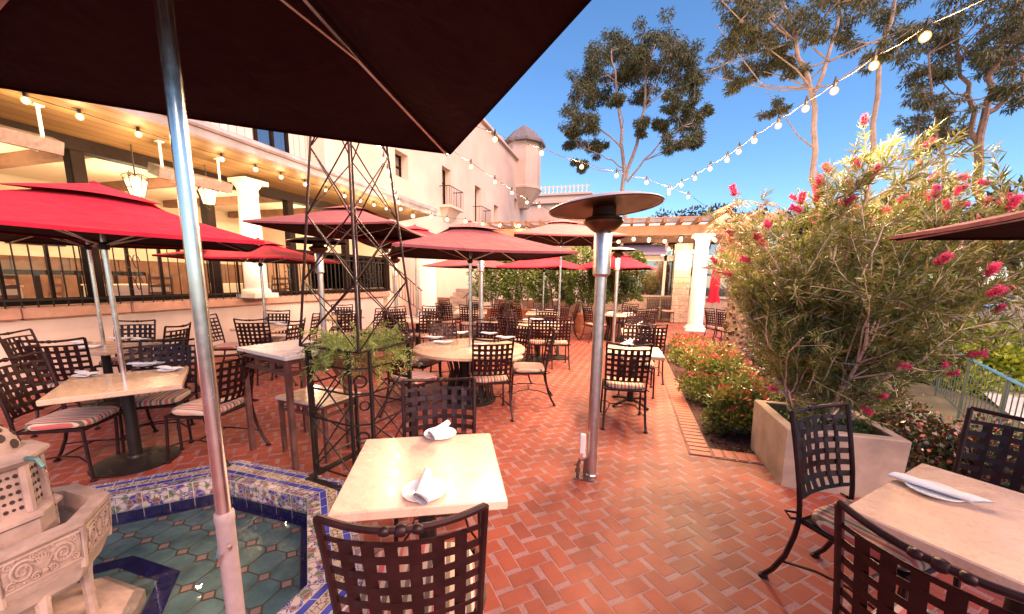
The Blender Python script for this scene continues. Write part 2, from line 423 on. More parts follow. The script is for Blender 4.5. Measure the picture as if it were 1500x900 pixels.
def tag(o, label=None, cat=None, group=None, kind=None):
    if label: o['label'] = label
    if cat: o['category'] = cat
    if group: o['group'] = group
    if kind: o['kind'] = kind
    return o
def thing(name, label, cat, loc=(0, 0, 0), rz=0, group=None):
    o = bpy.data.objects.new(name, None); COL.objects.link(o)
    o.location = loc; o.rotation_euler = (0, 0, rz); o.empty_display_size = .1
    return tag(o, label, cat, group)
def struct(name, mb, mat, smooth=False): return tag(mb.build(name, mat, None, smooth), kind='structure')
def copy_tree(o, parent=None):
    c = o.copy(); COL.objects.link(c); c.parent = parent
    for ch in list(o.children): copy_tree(ch, c)
    return c
def leaf_mesh(name, centers, dirs, L, W, mat, parent=None, world=False, normals=None, mat2=None, n2=0):
    """many diamond shaped leaves; centers/dirs (N,3)"""
    N = len(centers); c = np.asarray(centers, float); d = np.asarray(dirs, float)
    d = d / np.maximum(1e-9, np.linalg.norm(d, axis=1))[:, None]
    r = RNG.normal(size=(N, 3)) if normals is None else np.asarray(normals)
    s = np.cross(d, r); s /= np.maximum(1e-9, np.linalg.norm(s, axis=1))[:, None]
    nn = np.cross(s, d)
    L = np.broadcast_to(np.asarray(L, float), (N,))[:, None]; W = np.broadcast_to(np.asarray(W, float), (N,))[:, None]
    v = np.empty((N, 4, 3))
    v[:, 0] = c; v[:, 1] = c + d * L * .45 + s * W * .5 + nn * W * .15; v[:, 2] = c + d * L; v[:, 3] = c + d * L * .45 - s * W * .5 + nn * W * .15
    v = v.reshape(-1, 3)
    if world and parent is not None: v = v - np.array(parent.location)
    me = bpy.data.meshes.new(name)
    me.vertices.add(N * 4); me.vertices.foreach_set('co', v.ravel())
    me.loops.add(N * 4); me.loops.foreach_set('vertex_index', np.arange(N * 4, dtype=np.int32))
    me.polygons.add(N); me.polygons.foreach_set('loop_start', np.arange(0, N * 4, 4, dtype=np.int32))
    me.polygons.foreach_set('loop_total', np.full(N, 4, dtype=np.int32))
    me.materials.append(mat)
    if mat2:
        me.materials.append(mat2); me.polygons.foreach_set('material_index', np.r_[np.zeros(N - n2, dtype=np.int32), np.ones(n2, dtype=np.int32)])
    me.update(calc_edges=True)
    ob = bpy.data.objects.new(name, me); COL.objects.link(ob)
    if parent is not None: ob.parent = parent
    return ob
LAMPS = []; LK = 4.5
def lamp(p, power, col=(1, .68, .38), r=.06):
    d = bpy.data.lights.new('lamp_light', 'POINT'); d.energy = power * LK; d.color = col; d.shadow_soft_size = r
    o = bpy.data.objects.new('lamp_light', d); o.location = p; COL.objects.link(o); LAMPS.append(o); return o

# ================================================================== GROUND
PC = (-2.66, .95)                       # pool centre
A_IN, A_OUT = 1.11, 1.40                # apothems of the octagonal basin
def octa(ap, c=PC, ph=PI / 8):
    r = ap / math.cos(PI / 8); return [(c[0] + r * math.cos(ph + k * PI / 4), c[1] + r * math.sin(ph + k * PI / 4)) for k in range(8)]
def clip_poly(poly, conv):
    out = list(poly); n = len(conv)
    for i in range(n):
        a, b = conv[i], conv[(i + 1) % n]; inp = out; out = []
        def side(p): return (b[0] - a[0]) * (p[1] - a[1]) - (b[1] - a[1]) * (p[0] - a[0])
        for k in range(len(inp)):
            p, q = inp[k], inp[(k + 1) % len(inp)]; sp_, sq = side(p), side(q)
            if sp_ >= 0: out.append(p)
            if (sp_ >= 0) != (sq >= 0):
                t = sp_ / (sp_ - sq); out.append((p[0] + (q[0] - p[0]) * t, p[1] + (q[1] - p[1]) * t))
        if len(out) < 3: return []
    return out

import bmesh
def sheet_with_hole(name, outer, holes, z, mat):
    bm = bmesh.new()
    for lp in [outer] + holes:
        vs = [bm.verts.new((x, y, z)) for x, y in lp]
        for i in range(len(vs)): bm.edges.new((vs[i], vs[(i + 1) % len(vs)]))
    bmesh.ops.triangle_fill(bm, use_beauty=True, use_dissolve=False, edges=bm.edges[:])
    for f in bm.faces:
        if f.normal.z < 0: f.normal_flip()
    me = bpy.data.meshes.new(name); bm.to_mesh(me); bm.free(); me.materials.append(mat)
    o = bpy.data.objects.new(name, me); COL.objects.link(o); return o
BED_X, BED_Y0, BED_Y1, EDGE_X = .88, 4.0, 10.6, 3.5
floor = sheet_with_hole('patio_floor', [(-14, -7), (EDGE_X, -7), (EDGE_X, BED_Y0), (BED_X, BED_Y0), (BED_X, BED_Y1), (EDGE_X, BED_Y1), (6.5, BED_Y1), (6.5, 19), (-14, 19)], [octa(A_OUT - .02)], 0, M['brick'])
tag(floor, kind='structure')
mb = MB()
mb.quad((-400, -200, -1.4), (500, -200, -1.4), (500, 600, -1.4), (-400, 600, -1.4)); struct('ground', mb, M['earth'])
mb = MB()                                # the terrace drops away beyond the bed
N_ = 12; sl = []
for i in range(N_ + 1):
    t = i / N_; x = EDGE_X + 5.0 * t; z = -.02 - .50 * min(1, t * 3.2) - (.4 if t > .62 else 0) * (t - .62) / .38
    sl.append((x, z))
for i in range(N_):
    (x0, z0), (x1, z1) = sl[i], sl[i + 1]
    mb.quad((x0, -7, z0), (x1, -7, z1), (x1, 10.6, z1), (x0, 10.6, z0))
mb.quad((8.5, -7, sl[-1][1]), (30, -7, -1.38), (30, 10.6, -1.38), (8.5, 10.6, sl[-1][1]))
mb.quad((6.5, 10.6, -.5), (30, 10.6, -1.38), (30, 40, -1.38), (6.5, 40, -.5))
struct('slope', mb, M['earth'])
mb = MB()
pp = [(3.9, 2.2), (5.0, 5.4), (6.4, 8.8), (7.7, 11.6), (9.6, 15.0)]
for (x0, y0), (x1, y1) in zip(pp, pp[1:]):
    mb.quad((x0 + .15, y0, -.505), (x0 + 1.35, y0 - .4, -.505), (x1 + 1.35, y1 - .4, -.505), (x1 + .15, y1, -.505))
struct('path', mb, M['path'])
mb = MB(); mb.quad((20, 38, -1.37), (140, 38, -1.37), (140, 110, -1.37), (20, 110, -1.37)); struct('parking_lot', mb, M['asphalt'])
mb = MB()
mb.quad((BED_X, BED_Y0, -.012), (EDGE_X, BED_Y0, -.012), (EDGE_X, BED_Y1, -.012), (BED_X, BED_Y1, -.012)); struct('mulch_bed', mb, M['mulch'])
# mulch chips
nC = 2600
cx = RNG.uniform(BED_X + .04, 2.2, nC); cy = BED_Y0 + .05 + (RNG.random(nC) ** 1.6) * 6.0
a = RNG.uniform(0, 2 * PI, nC)
chips = leaf_mesh('bark_chips', np.c_[cx, cy, RNG.uniform(-.008, .012, nC)], np.c_[np.cos(a), np.sin(a), RNG.normal(0, .25, nC)], RNG.uniform(.02, .065, nC), RNG.uniform(.008, .02, nC), leafmat('mulch_chips', [(.03, .008, .006), (.09, .022, .015), (.16, .055, .03), (.05, .015, .012)], .9, 0))
tag(chips, 'dark red brown bark chips scattered over the planting bed', 'mulch', kind='stuff')
# border of soldier bricks
mb = MB(); mg = MB()
mg.box((BED_X - .105, (BED_Y0 + BED_Y1) / 2 - .1, -.003), (.215, BED_Y1 - BED_Y0 + .2, .02))
mg.box((1.095, BED_Y0 - .105, -.0035), (.43, .215, .02))
y = BED_Y0 - .2
while y < BED_Y1:
    mb.cbox((BED_X - .105 + random.uniform(-.003, .003), y + .049, -.012), (.195, .088, .05), .006, random.uniform(-.01, .01)); y += .1
x = BED_X + .005
while x < 1.3:
    mb.cbox((x + .049, BED_Y0 - .105, -.012), (.088, .195, .05), .006, random.uniform(-.01, .01)); x += .1
o = struct('kerb_border', mb, M['curb']); 
o = struct('kerb_mortar', mg, M['grout'])
mb = MB(); mb.box((EDGE_X + .08, 1.2, -.35), (.16, 5.0, .74)); o = mb.build('retaining_wall', M['concrete'])
tag(o, 'low concrete edge wall where the brick terrace drops to the path', 'wall')

# ================================================================== POOL
pool = thing('tiled_pool', 'octagonal sunken basin with blue and cream tiled rim and green tile floor', 'pool', (PC[0], PC[1], 0))
WZ, FZ = -.105, -.19
mb = MB(); mb.prism(octa(A_IN), FZ - .05, FZ - .004); mb.build('basin_bed', M['tile_grout'], pool, world=True)
mb = MB(); conv = octa(A_IN - .055)
cw, ch, cut = .178, .204, .042
g = .004
for i in range(-9, 10):
    for j in range(-8, 9):
        x0 = -3.5 + .178 * 3 + i * cw + .03; y0 = 1.963 - .204 * 5 + j * ch
        hx, hy = cw / 2 - g, ch / 2 - g
        xc, yc = x0 + cw / 2, y0 + ch / 2
        p = [(xc - hx + cut, yc - hy), (xc + hx - cut, yc - hy), (xc + hx, yc - hy + cut), (xc + hx, yc + hy - cut), (xc + hx - cut, yc + hy), (xc - hx + cut, yc + hy), (xc - hx, yc + hy - cut), (xc - hx, yc - hy + cut)]
        p = clip_poly(p, conv)
        # leave room for the star band round the fountain
        if p:
            d0 = max(abs(xc - PC[0]), abs(yc - PC[1]), (abs(xc - PC[0]) + abs(yc - PC[1])) / 1.414)
            mb.add([(a_, b_, FZ) for a_, b_ in p], [tuple(range(len(p)))], M['tile_green'])
        q = cut - .008
        p = clip_poly([(x0 - q, y0), (x0, y0 - q), (x0 + q, y0), (x0, y0 + q)], conv)
        if p: mb.add([(a_, b_, FZ + .001) for a_, b_ in p], [tuple(range(len(p)))], M['tile_pink'])
mb.build('pool_floor', None, pool, world=True)
mb = MB(); i0, i1 = octa(.43, (-2.80, .90)), octa(.53, (-2.80, .90)); n0, n1 = octa(A_IN - .05), octa(A_IN)
for k in range(8):
    l = (k + 1) % 8
    mb.quad((*i0[k], FZ + .003), (*i1[k], FZ + .003), (*i1[l], FZ + .003), (*i0[l], FZ + .003))
    mb.quad((*n0[k], FZ + .002), (*n1[k], FZ + .002), (*n1[l], FZ + .002), (*n0[l], FZ + .002))
mb.build('navy_band', M['tile_navy'], pool, world=True)
RZ = .018
def ring_tiles(mb, a0, a1, z, length, mat, gap=.003, z1=None):
    for k in range(8):
        for (lo, hi) in ((a0, a1),):
            P0, P1 = octa(lo), octa(hi); p0, q0, p1, q1 = P0[k], P0[(k + 1) % 8], P1[k], P1[(k + 1) % 8]
            L = math.dist(p0, q0); n = max(1, round(L / length)); gg = gap / L
            for i in range(n):
                s0, s1 = i / n + gg, (i + 1) / n - gg
                lp = lambda a_, b_, s_, z_: (a_[0] + (b_[0] - a_[0]) * s_, a_[1] + (b_[1] - a_[1]) * s_, z_)
                mb.add([lp(p0, q0, s0, z), lp(p1, q1, s0, z if z1 is None else z1), lp(p1, q1, s1, z if z1 is None else z1), lp(p0, q0, s1, z)], [(0, 1, 2, 3)], mat)
mb = MB()
for k in range(8):
    pin, pout = octa(A_IN), octa(A_OUT); l = (k + 1) % 8
    mb.quad((*pin[k], RZ - .002), (*pout[k], RZ - .002), (*pout[l], RZ - .002), (*pin[l], RZ - .002))
    mb.quad((*pout[k], RZ - .002), (*pout[k], -.05), (*pout[l], -.05), (*pout[l], RZ - .002))
    mb.quad((*pin[k], RZ - .002), (*pin[l], RZ - .002), (*pin[l], FZ - .04), (*pin[k], FZ - .04))
mb.build('rim', M['slab'], pool, world=True)
w = A_OUT - A_IN
mb = MB(); ring_tiles(mb, A_IN + .002, A_IN + w * .28, RZ, .19, M['orn_floral']); mb.build('floral_tiles', None, pool, world=True)
mb = MB(); ring_tiles(mb, A_IN + w * .30, A_IN + w * .44, RZ, .105, M['tile_blue']); ring_tiles(mb, A_IN + w * .70, A_IN + w * .84, RZ, .105, M['tile_blue'])
mb.build('blue_tiles', None, pool, world=True)
mb = MB(); ring_tiles(mb, A_IN + w * .46, A_IN + w * .68, RZ, .105, M['orn_scroll']); mb.build('scroll_tiles', None, pool, world=True)
mb = MB(); ring_tiles(mb, A_IN + w * .86, A_OUT - .002, RZ, .14, M['orn_edge']); mb.build('border_tiles', None, pool, world=True)
mb = MB()
def wall_tiles(mb, a, z0, z1, length, mat):
    P = octa(a)
    for k in range(8):
        p, q = P[k], P[(k + 1) % 8]; L = math.dist(p, q); n = round(L / length)
        for i in range(n):
            s0, s1 = i / n + .003, (i + 1) / n - .003
            f = lambda s_, z_: (p[0] + (q[0] - p[0]) * s_, p[1] + (q[1] - p[1]) * s_, z_)
            mb.add([f(s0, z0), f(s0, z1), f(s1, z1), f(s1, z0)], [(0, 1, 2, 3)], mat)
wall_tiles(mb, A_IN - .004, -.115, RZ - .004, .155, M['orn_floral']); wall_tiles(mb, A_IN - .004, FZ, -.118, .155, M['tile_navy'])
mb.build('wall_tiles', None, pool, world=True)
mb = MB(); mb.add([(x, y, WZ) for x, y in octa(A_IN - .006)], [tuple(range(8))]); mb.build('water', M['water'], pool, world=True)

# ================================================================== FOUNTAIN
FC = (-2.70, .83)
fo = thing('stone_fountain', 'carved pink stone fountain with octagonal bowl and pierced top standing in the tiled pool', 'fountain', (FC[0], FC[1], FZ)); fo.scale = (.86, .86, 1)
def oc(r, z, ph=PI / 8): return [(FC[0] + r * math.cos(ph + k * PI / 4), FC[1] + r * math.sin(ph + k * PI / 4), z) for k in range(8)]
def loft(mb, rings, cap0=True, cap1=True):
    vs = [p for r in rings for p in r]; n = 8; fs = []
    for i in range(len(rings) - 1):
        for k in range(n): fs.append((i * n + k, i * n + (k + 1) % n, (i + 1) * n + (k + 1) % n, (i + 1) * n + k))
    if cap0: fs.append(tuple(range(n - 1, -1, -1)))
    if cap1: fs.append(tuple((len(rings) - 1) * n + k for k in range(n)))
    mb.add(vs, fs)
sf = simple('fountain_stone', (.42, .285, .225), .8, var=.3, scale=7, bump=.35, bscale=50)
mb = MB(); loft(mb, [oc(.50, FZ - .0), oc(.50, FZ + .06), oc(.42, FZ + .10), oc(.30, FZ + .14)]); mb.lathe([(.12, FZ + .13), (.10, FZ + .2), (.13, FZ + .3), (.20, FZ + .42), (.24, FZ + .50)], 24, (FC[0], FC[1], 0))
for k in range(8):
    a_ = k * PI / 4; mb.lathe([(.03, FZ + .1), (.024, FZ + .2), (.03, FZ + .36), (.05, FZ + .47)], 8, (FC[0] + .29 * math.cos(a_), FC[1] + .29 * math.sin(a_), 0))
mb.build('pedestal', sf, fo, True, True)
mb = MB(); loft(mb, [oc(.31, .17), oc(.345, .20), oc(.385, .28)], True, False); mb.build('bowl_base', sf, fo, False, True)
mb = MB(); loft(mb, [oc(.383, .278), oc(.40, .32), oc(.408, .472)], False, False); 
for k in range(8):
    A0, A1, B0, B1_ = [Vector(q) for q in (oc(.40, .32)[k], oc(.40, .32)[(k + 1) % 8], oc(.408, .472)[k], oc(.408, .472)[(k + 1) % 8])]
    nrm = (A1 - A0).cross(B0 - A0).normalized()
    if nrm.dot((A0 + A1) / 2 - Vector((FC[0], FC[1], .32))) < 0: nrm = -nrm
    def pn(u, v, h=.003): return (A0.lerp(A1, u)).lerp(B0.lerp(B1_, u), v) + nrm * h
    # frame, two mirrored scrolls, a palmette between them and filler leaves
    fr = [pn(.05, .06), pn(.95, .06), pn(.95, .94), pn(.05, .94)]; mb.tube(fr, .0045, 5, closed=True)
    for s_ in (-1, 1):
        for (uc, vc, ru, rv, turns, r0) in ((.27, .52, .15, .33, 2.1, .0075), (.13, .22, .06, .13, 1.4, .005), (.14, .82, .06, .12, 1.4, .005), (.40, .20, .06, .12, 1.5, .005), (.41, .84, .055, .11, 1.4, .005)):
            pts = []
            for t in np.linspace(0, turns * 2 * PI, int(14 * turns)):
                q = 1 - t / (turns * 2 * PI) * .88; u = uc + ru * q * math.cos(t + .6); u = .5 + s_ * (u - .5)
                pts.append(pn(u, vc + rv * q * math.sin(t + .6)))
            mb.tube(pts, [r0 * (1 - .5 * i / len(pts)) for i in range(len(pts))], 5)
    for a_ in np.linspace(-1.25, 1.25, 7):
        mb.tube([pn(.5, .3), pn(.5 + .045 * math.sin(a_), .45 + .06 * math.cos(a_)), pn(.5 + .10 * math.sin(a_), .5 + .3 * math.cos(a_))], [.004, .008, .003], 5)
    mb.lathe([(.014, -.004), (.012, .006), (0, .009)], 8, pn(.5, .25, .002), None, nrm.to_track_quat('Z', 'Y').to_matrix())
    for _ in range(26):
        u, v = random.uniform(.09, .91), random.uniform(.1, .9); a_ = random.uniform(0, 6.28); mb.tube([pn(u, v, .001), pn(u + .018 * math.cos(a_), v + .05 * math.sin(a_), .004), pn(u + .035 * math.cos(a_), v + .10 * math.sin(a_), .001)], [.0025, .0055, .002], 5)
mb.build('carved_bowl', M['carved'], fo, True, True)
mb = MB(); loft(mb, [oc(.408, .473), oc(.418, .486), oc(.418, .505), oc(.335, .505), oc(.32, .40), oc(.10, .38)], False, True)
for k in range(8):
    p = oc(.402, 0)[k]; mb.tube([(p[0] - (p[0] - FC[0]) * .05, p[1] - (p[1] - FC[1]) * .05, .275), (p[0], p[1], .48)], .017, 6)
mb.build('bowl_rim', sf, fo, False, True)
mb = MB(); mb.add(oc(.325, .425), [tuple(range(8))]); mb.build('bowl_water', M['water'], fo, False, True)
mb = MB(); loft(mb, [oc(.21, .37), oc(.21, .53), oc(.235, .545), oc(.235, .56), oc(.175, .575), oc(.172, .78), oc(.20, .795), oc(.225, .82), oc(.225, .835), oc(.15, .855)])
for k in range(8):
    p = oc(.178, 0)[k]; mb.tube([(p[0], p[1], .572), (p[0], p[1], .795)], .022, 6)
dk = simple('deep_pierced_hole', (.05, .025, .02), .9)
mb.mats = [sf]; mb.mi = [0] * len(mb.f)
for k in range(8):
    a_ = (k + .5) * PI / 4 + PI / 8
    ap = .172 * math.cos(PI / 8)
    for i in range(4):
        for j in range(5):
            t = (i - 1.5) * .027; z = .60 + j * .038
            c = (FC[0] + (ap + .002) * math.cos(a_) - t * math.sin(a_), FC[1] + (ap + .002) * math.sin(a_) + t * math.cos(a_), z)
            mtx = Matrix.Rotation(a_, 3, 'Z') @ Matrix.Rotation(PI / 2, 3, 'Y')
            mb.lathe([(.0105 if (i + j) % 2 else .008, -.002), (.0105 if (i + j) % 2 else .008, .002)], 6, c, dk, mtx)
mb.build('tower', None, fo, False, True)
mb = MB(); mb.lathe([(.15, .845)] + [(.13 * math.cos(t), .855 + .13 * math.sin(t)) for t in np.linspace(0, 1.5, 9)] + [(0, .986)], 24, (FC[0], FC[1], 0), sf)
for lv in range(4):
    n = 9 - lv * 2
    for k in range(n):
        el = .22 + lv * .33; a_ = 2 * PI * k / n + lv * .3
        dv = Vector((math.cos(a_) * math.cos(el), math.sin(a_) * math.cos(el), math.sin(el)))
        c = Vector((FC[0], FC[1], .855)) + dv * .131
        q = dv.to_track_quat('Z', 'Y').to_matrix()
        mb.lathe([(.022 if (lv + k) % 2 else .016, -.002), (.022 if (lv + k) % 2 else .016, .003)], 8, c, dk, q)
mb.build('dome', None, fo, False, True)
sa = Vector((1.0, .35, 0)).normalized()
mb = MB(); b0 = Vector((FC[0], FC[1], .80)) + sa * .17
mb.tube([b0, b0 + sa * .05 + Vector((0, 0, .03)), b0 + sa * .10 + Vector((0, 0, .025)), b0 + sa * .125 + Vector((0, 0, -.012))], .011, 8); mb.build('spout', simple('verdigris_spout', (.10, .19, .17), .5, metal=.4), fo, True, True)
mb = MB(); mb.tube([b0 + sa * .125 + Vector((0, 0, -.012)), b0 + sa * .14 + Vector((0, 0, -.08)), b0 + sa * .15 + Vector((0, 0, -.36))], [.006, .005, .004], 6); mb.build('water_stream', glass_mat('falling_water', (.9, .92, .92), .9), fo, True, True)

# ================================================================== LEFT: TERRACE WALL, GLAZED RESTAURANT
WX = -7.9
tw = thing('terrace_wall', 'long low pink stucco wall with terracotta cap along the left of the patio', 'wall', (WX, 5, 0))
mb = MB(); mb.box((WX - .17, 4.05, .5), (.30, 14.1, 1.0)); mb.box((WX - 1.1, 11.0, .5), (1.9, .24, 1.0)); mb.build('wall', M['stucco_low'], tw, world=True)
mb = MB()
y = -3.0
while y < 11.1:
    mb.cbox((WX - .17, y + .6, 1.09), (.46, 1.19, .17), .02); y += 1.2
mb.build('cap', M['cap'], tw, world=True)
rs = thing('restaurant_pavilion', 'glazed dining pavilion with dark steel posts and boarded eaves behind the low wall', 'building', (-9.5, 4, .7))
Y0, Y1 = -3.0, 11.6
def part(mb, name, mat, root, smooth=False): return mb.build(name, mat, root, smooth, True)
mb = MB(); mb.box((-10.4, 4.3, .65), (4.6, 14.6, .1)); part(mb, 'floor', M['stone2'], rs)
mb = MB(); mb.box((-12.7, 4.3, 2.2), (.2, 14.6, 3.2)); mb.box((-10.4, Y1 + .1, 2.2), (4.6, .2, 3.2)); mb.box((-10.4, Y0 - .1, 2.2), (4.6, .2, 3.2)); part(mb, 'back_wall', M['plaster'], rs)
mb = MB(); mb.box((-10.35, 4.3, 3.72), (4.8, 14.6, .1)); part(mb, 'ceiling', M['plaster'], rs)
mb = MB(); mb.box((-8.0, 4.3, 3.53), (.22, 14.6, .2)); mb.box((-8.0, 4.3, 2.28), (.09, 14.6, .07)); mb.box((-8.0, 4.3, 1.24), (.1, 14.6, .10)); part(mb, 'beam', M['steel_dark'], rs)
posts = [-1.7, .15, 2.0, 3.85, 5.7, 7.6, 9.5, 11.45]
for y in posts:
    mb = MB(); mb.cbox((-8.0, y, 2.36), (.17, .17, 2.34), .01); part(mb, 'post', M['steel_dark'], rs)
for y0, y1 in zip(posts, posts[1:]):
    mb = MB(); mb.box((-8.02, (y0 + y1) / 2, 1.78), (.012, y1 - y0 - .18, .94)); part(mb, 'window_pane', M['pane'], rs)
    mb = MB()
    for k in range(1, 4): mb.box((-7.985, y0 + (y1 - y0) * k / 4, 1.78), (.03, .03, .98))
    part(mb, 'mullion', M['steel_dark'], rs)
mb = MB()      # boarded soffit rising to the eave edge
mb.add([(-7.88, Y0, 3.62), (-6.55, Y0, 3.80), (-6.55, 12.2, 3.80), (-7.88, 12.2, 3.62), (-7.88, Y0, 3.68), (-6.55, Y0, 3.86), (-6.55, 12.2, 3.86), (-7.88, 12.2, 3.68)], [(0, 1, 2, 3), (7, 6, 5, 4), (0, 4, 5, 1), (2, 6, 7, 3), (1, 5, 6, 2), (0, 3, 7, 4)])
part(mb, 'soffit', M['eave'], rs)
mb = MB(); mb.box((-6.5, 4.6, 3.86), (.09, 15.3, .20)); mb.tube([(-6.42, Y0, 3.93), (-6.42, 12.2, 3.93)], .06, 8); part(mb, 'gutter', M['roofing'], rs)
mb = MB(); mb.add([(-6.45, Y0, 3.98), (-9.7, Y0, 4.95), (-9.7, 12.2, 4.95), (-6.45, 12.2, 3.98), (-6.45, Y0, 3.90), (-9.7, Y0, 4.87), (-9.7, 12.2, 4.87), (-6.45, 12.2, 3.90)], [(0, 3, 2, 1), (4, 5, 6, 7), (0, 1, 5, 4), (2, 3, 7, 6), (0, 4, 7, 3)])
for y in np.arange(Y0 + .5, 12.2, .9): mb.bar((-6.5, y, 3.99), (-9.7, y, 4.97), .025, 6)
part(mb, 'roof', M['roofing'], rs)
def column(name_root, x, y, z0, z1, r, n=28):
    mb = MB(); h = z1 - z0
    mb.box((x, y, z0 + .05), (r * 2.7, r * 2.7, .10)); mb.lathe([(r * 1.28, z0 + .10), (r * 1.3, z0 + .14), (r * 1.12, z0 + .19)], n, (x, y, 0)); part(mb, 'base', M['white'], name_root, True)
    mb = MB(); mb.lathe([(r * 1.02, z0 + .18), (r, z0 + h * .35), (r * .86, z1 - .28)], n, (x, y, 0)); part(mb, 'shaft', M['white'], name_root, True)
    mb = MB(); mb.lathe([(r * .86, z1 - .30), (r * .95, z1 - .29), (r * .95, z1 - .26), (r * .88, z1 - .25), (r * .9, z1 - .18), (r * 1.2, z1 - .10), (r * 1.22, z1 - .08)], n, (x, y, 0)); mb.box((x, y, z1 - .04), (r * 2.6, r * 2.6, .08)); part(mb, 'capital', M['white'], name_root, True)
col = thing('white_column', 'white round column with moulded capital standing on the low wall of the glazed pavilion', 'column', (-7.72, 6.35, 1.17))
column(col, -7.72, 6.35, 1.18, 3.60, .21)
# iron railing on the wall, in panels between the posts
rl = thing('terrace_railing', 'thin black iron railing with scrolls on top of the low pink wall', 'railing', (-7.84, 5, 1.17))
mb = MB(); mb.box((-7.83, 4.3, 2.12), (.03, 13.6, .025)); mb.box((-7.83, 4.3, 1.27), (.03, 13.6, .025)); part(mb, 'rail', M['blackiron'], rl)
yy = -2.4
for k in range(9):
    mb = MB()
    for i in range(10):
        y = yy + i * .15
        if abs(y - 6.35) > .2: mb.bar((-7.83, y, 1.17), (-7.83, y, 2.12), .009, 5)
    if k % 2 == 0:
        for s_ in (-1, 1):
            for zc in (1.5, 1.85):
                mb.tube([(-7.83, yy + .68 + s_ * .05 + .055 * math.cos(t) * (1 - t / 9), zc + .11 * math.sin(t)) for t in np.linspace(0, 5.5, 14)], .007, 4)
    part(mb, 'railing_panel', M['blackiron'], rl); yy += 1.5
mb = MB(); mb.box((-12.55, 4.3, 1.35), (.06, 14.3, 1.3))
for q in np.arange(-2.4, 11.4, .9): mb.box((-12.51, q, 1.35), (.05, .1, 1.28))
part(mb, 'wall_panelling', M['timber'], rs)
mb = MB()
for q in (-1.2, .6, 2.4, 4.2, 6.0, 7.8, 9.6): mb.box((-10.3, q, 3.58), (4.4, .16, .18))
part(mb, 'ceiling_beams', M['timber'], rs)
for q, l in ((.9, 'left end'), (3.2, 'first post'), (5.2, 'white column'), (8.4, 'trellis')):
    mb = MB(); mb.box((-12.56, q, 2.6), (.05, .9, .7), mat=M['steel_dark']); mb.box((-12.53, q, 2.6), (.02, .76, .56), mat=M['stone2']); tag(mb.build('picture_frame'), 'dark framed tan picture on the wall inside the pavilion near the ' + l, 'picture', 'pictures on the pavilion wall')
sb = thing('sideboard', 'dark wood sideboard with shelves against the back wall inside the pavilion', 'sideboard', (-12.2, 4.2, .7))
mb = MB(); mb.cbox((0, 0, .5), (.5, 5.2, 1.0), .02); mb.build('body', M['steel_dark'], sb)
mb = MB()
for k in range(8): mb.box((.256, -2.27 + k * .65, .5), (.02, .56, .8))
mb.build('doors', M['timber'], sb)
# things inside the pavilion
def interior_table(x, y, lab):
    t = thing('dining_table', lab, 'table', (x, y, .7), group='white clothed tables inside the pavilion')
    mb = MB(); mb.cbox((0, 0, .735), (.9, .9, .03), .008); 
    for k in range(4):
        a_ = k * PI / 2
    mb.build('tabletop', M['cloth'], t)
    mb = MB(); n = 40; vs = []
    for i, (s_, z) in enumerate(((.455, .745), (.46, .6), (.47, .34))):
        for k in range(n):
            a_ = 2 * PI * k / n; q = s_ / max(abs(math.cos(a_)), abs(math.sin(a_))) * (1 + (.02 * math.sin(12 * a_) if i else 0)); q = min(q, s_ * 1.32)
            vs.append((q * math.cos(a_), q * math.sin(a_), z))
    mb.add(vs, [(i * n + k, i * n + (k + 1) % n, (i + 1) * n + (k + 1) % n, (i + 1) * n + k) for i in range(2) for k in range(n)]); mb.build('tablecloth', M['cloth'], t, True)
    mb = MB(); mb.lathe([(.25, 0), (.25, .02), (.04, .05), (.04, .72)], 14); mb.build('leg', M['blackiron'], t)
    return t
for i, (x, y, l) in enumerate([(-9.3, .9, 'white clothed table inside the pavilion nearest the left edge'), (-9.3, 3.0, 'white clothed table inside behind the big red umbrella'), (-9.2, 4.9, 'white clothed table inside just left of the white column'), (-9.2, 7.4, 'white clothed table inside just right of the white column'), (-9.2, 9.4, 'white clothed table inside behind the iron trellis')]):
    interior_table(x, y, l)
rc = thing('upholstered_chair', 'red upholstered dining chair inside the pavilion, first from the left', 'chair', (-9.3, 1.75, .7), PI, 'red dining chairs inside the pavilion')
mb = MB(); mb.cbox((0, 0, .45), (.44, .44, .09), .02); mb.build('seat', M['chair_red'], rc)
mb = MB()
for sx in (-.19, .19): mb.bar((sx, -.2, .45), (sx * .95, -.26, .96), .016, 6)
for z in (.6, .74, .88): mb.box((0, -.2 - (z - .45) * .12, z), (.36, .015, .055))
mb.build('backrest', M['timber'], rc)
for sx in (-1, 1):
    for sy in (-1, 1): mb = MB(); mb.bar((sx * .19, sy * .19, .42), (sx * .2, sy * .2, 0), .018, 6); mb.build('leg', M['blackiron'], rc)
for x, y, rz, l in [(-8.55, 3.0, 90, 'red upholstered chair inside with its back to the window behind the large red umbrella'), (-9.3, 3.75, 180, 'red upholstered chair inside on the far side of the table behind the red umbrella'), (-8.5, 4.9, 90, 'red upholstered chair inside with its back to the glass left of the white column'), (-8.5, 7.4, 90, 'red upholstered chair inside with its back to the glass right of the white column'), (-9.2, 8.2, 180, 'red upholstered chair inside between the column and the iron trellis'), (-8.5, 9.4, 90, 'red upholstered chair inside behind the iron trellis')]:
    c = copy_tree(rc); c.location = (x, y, .7); c.rotation_euler.z = rad(rz); c['label'] = l
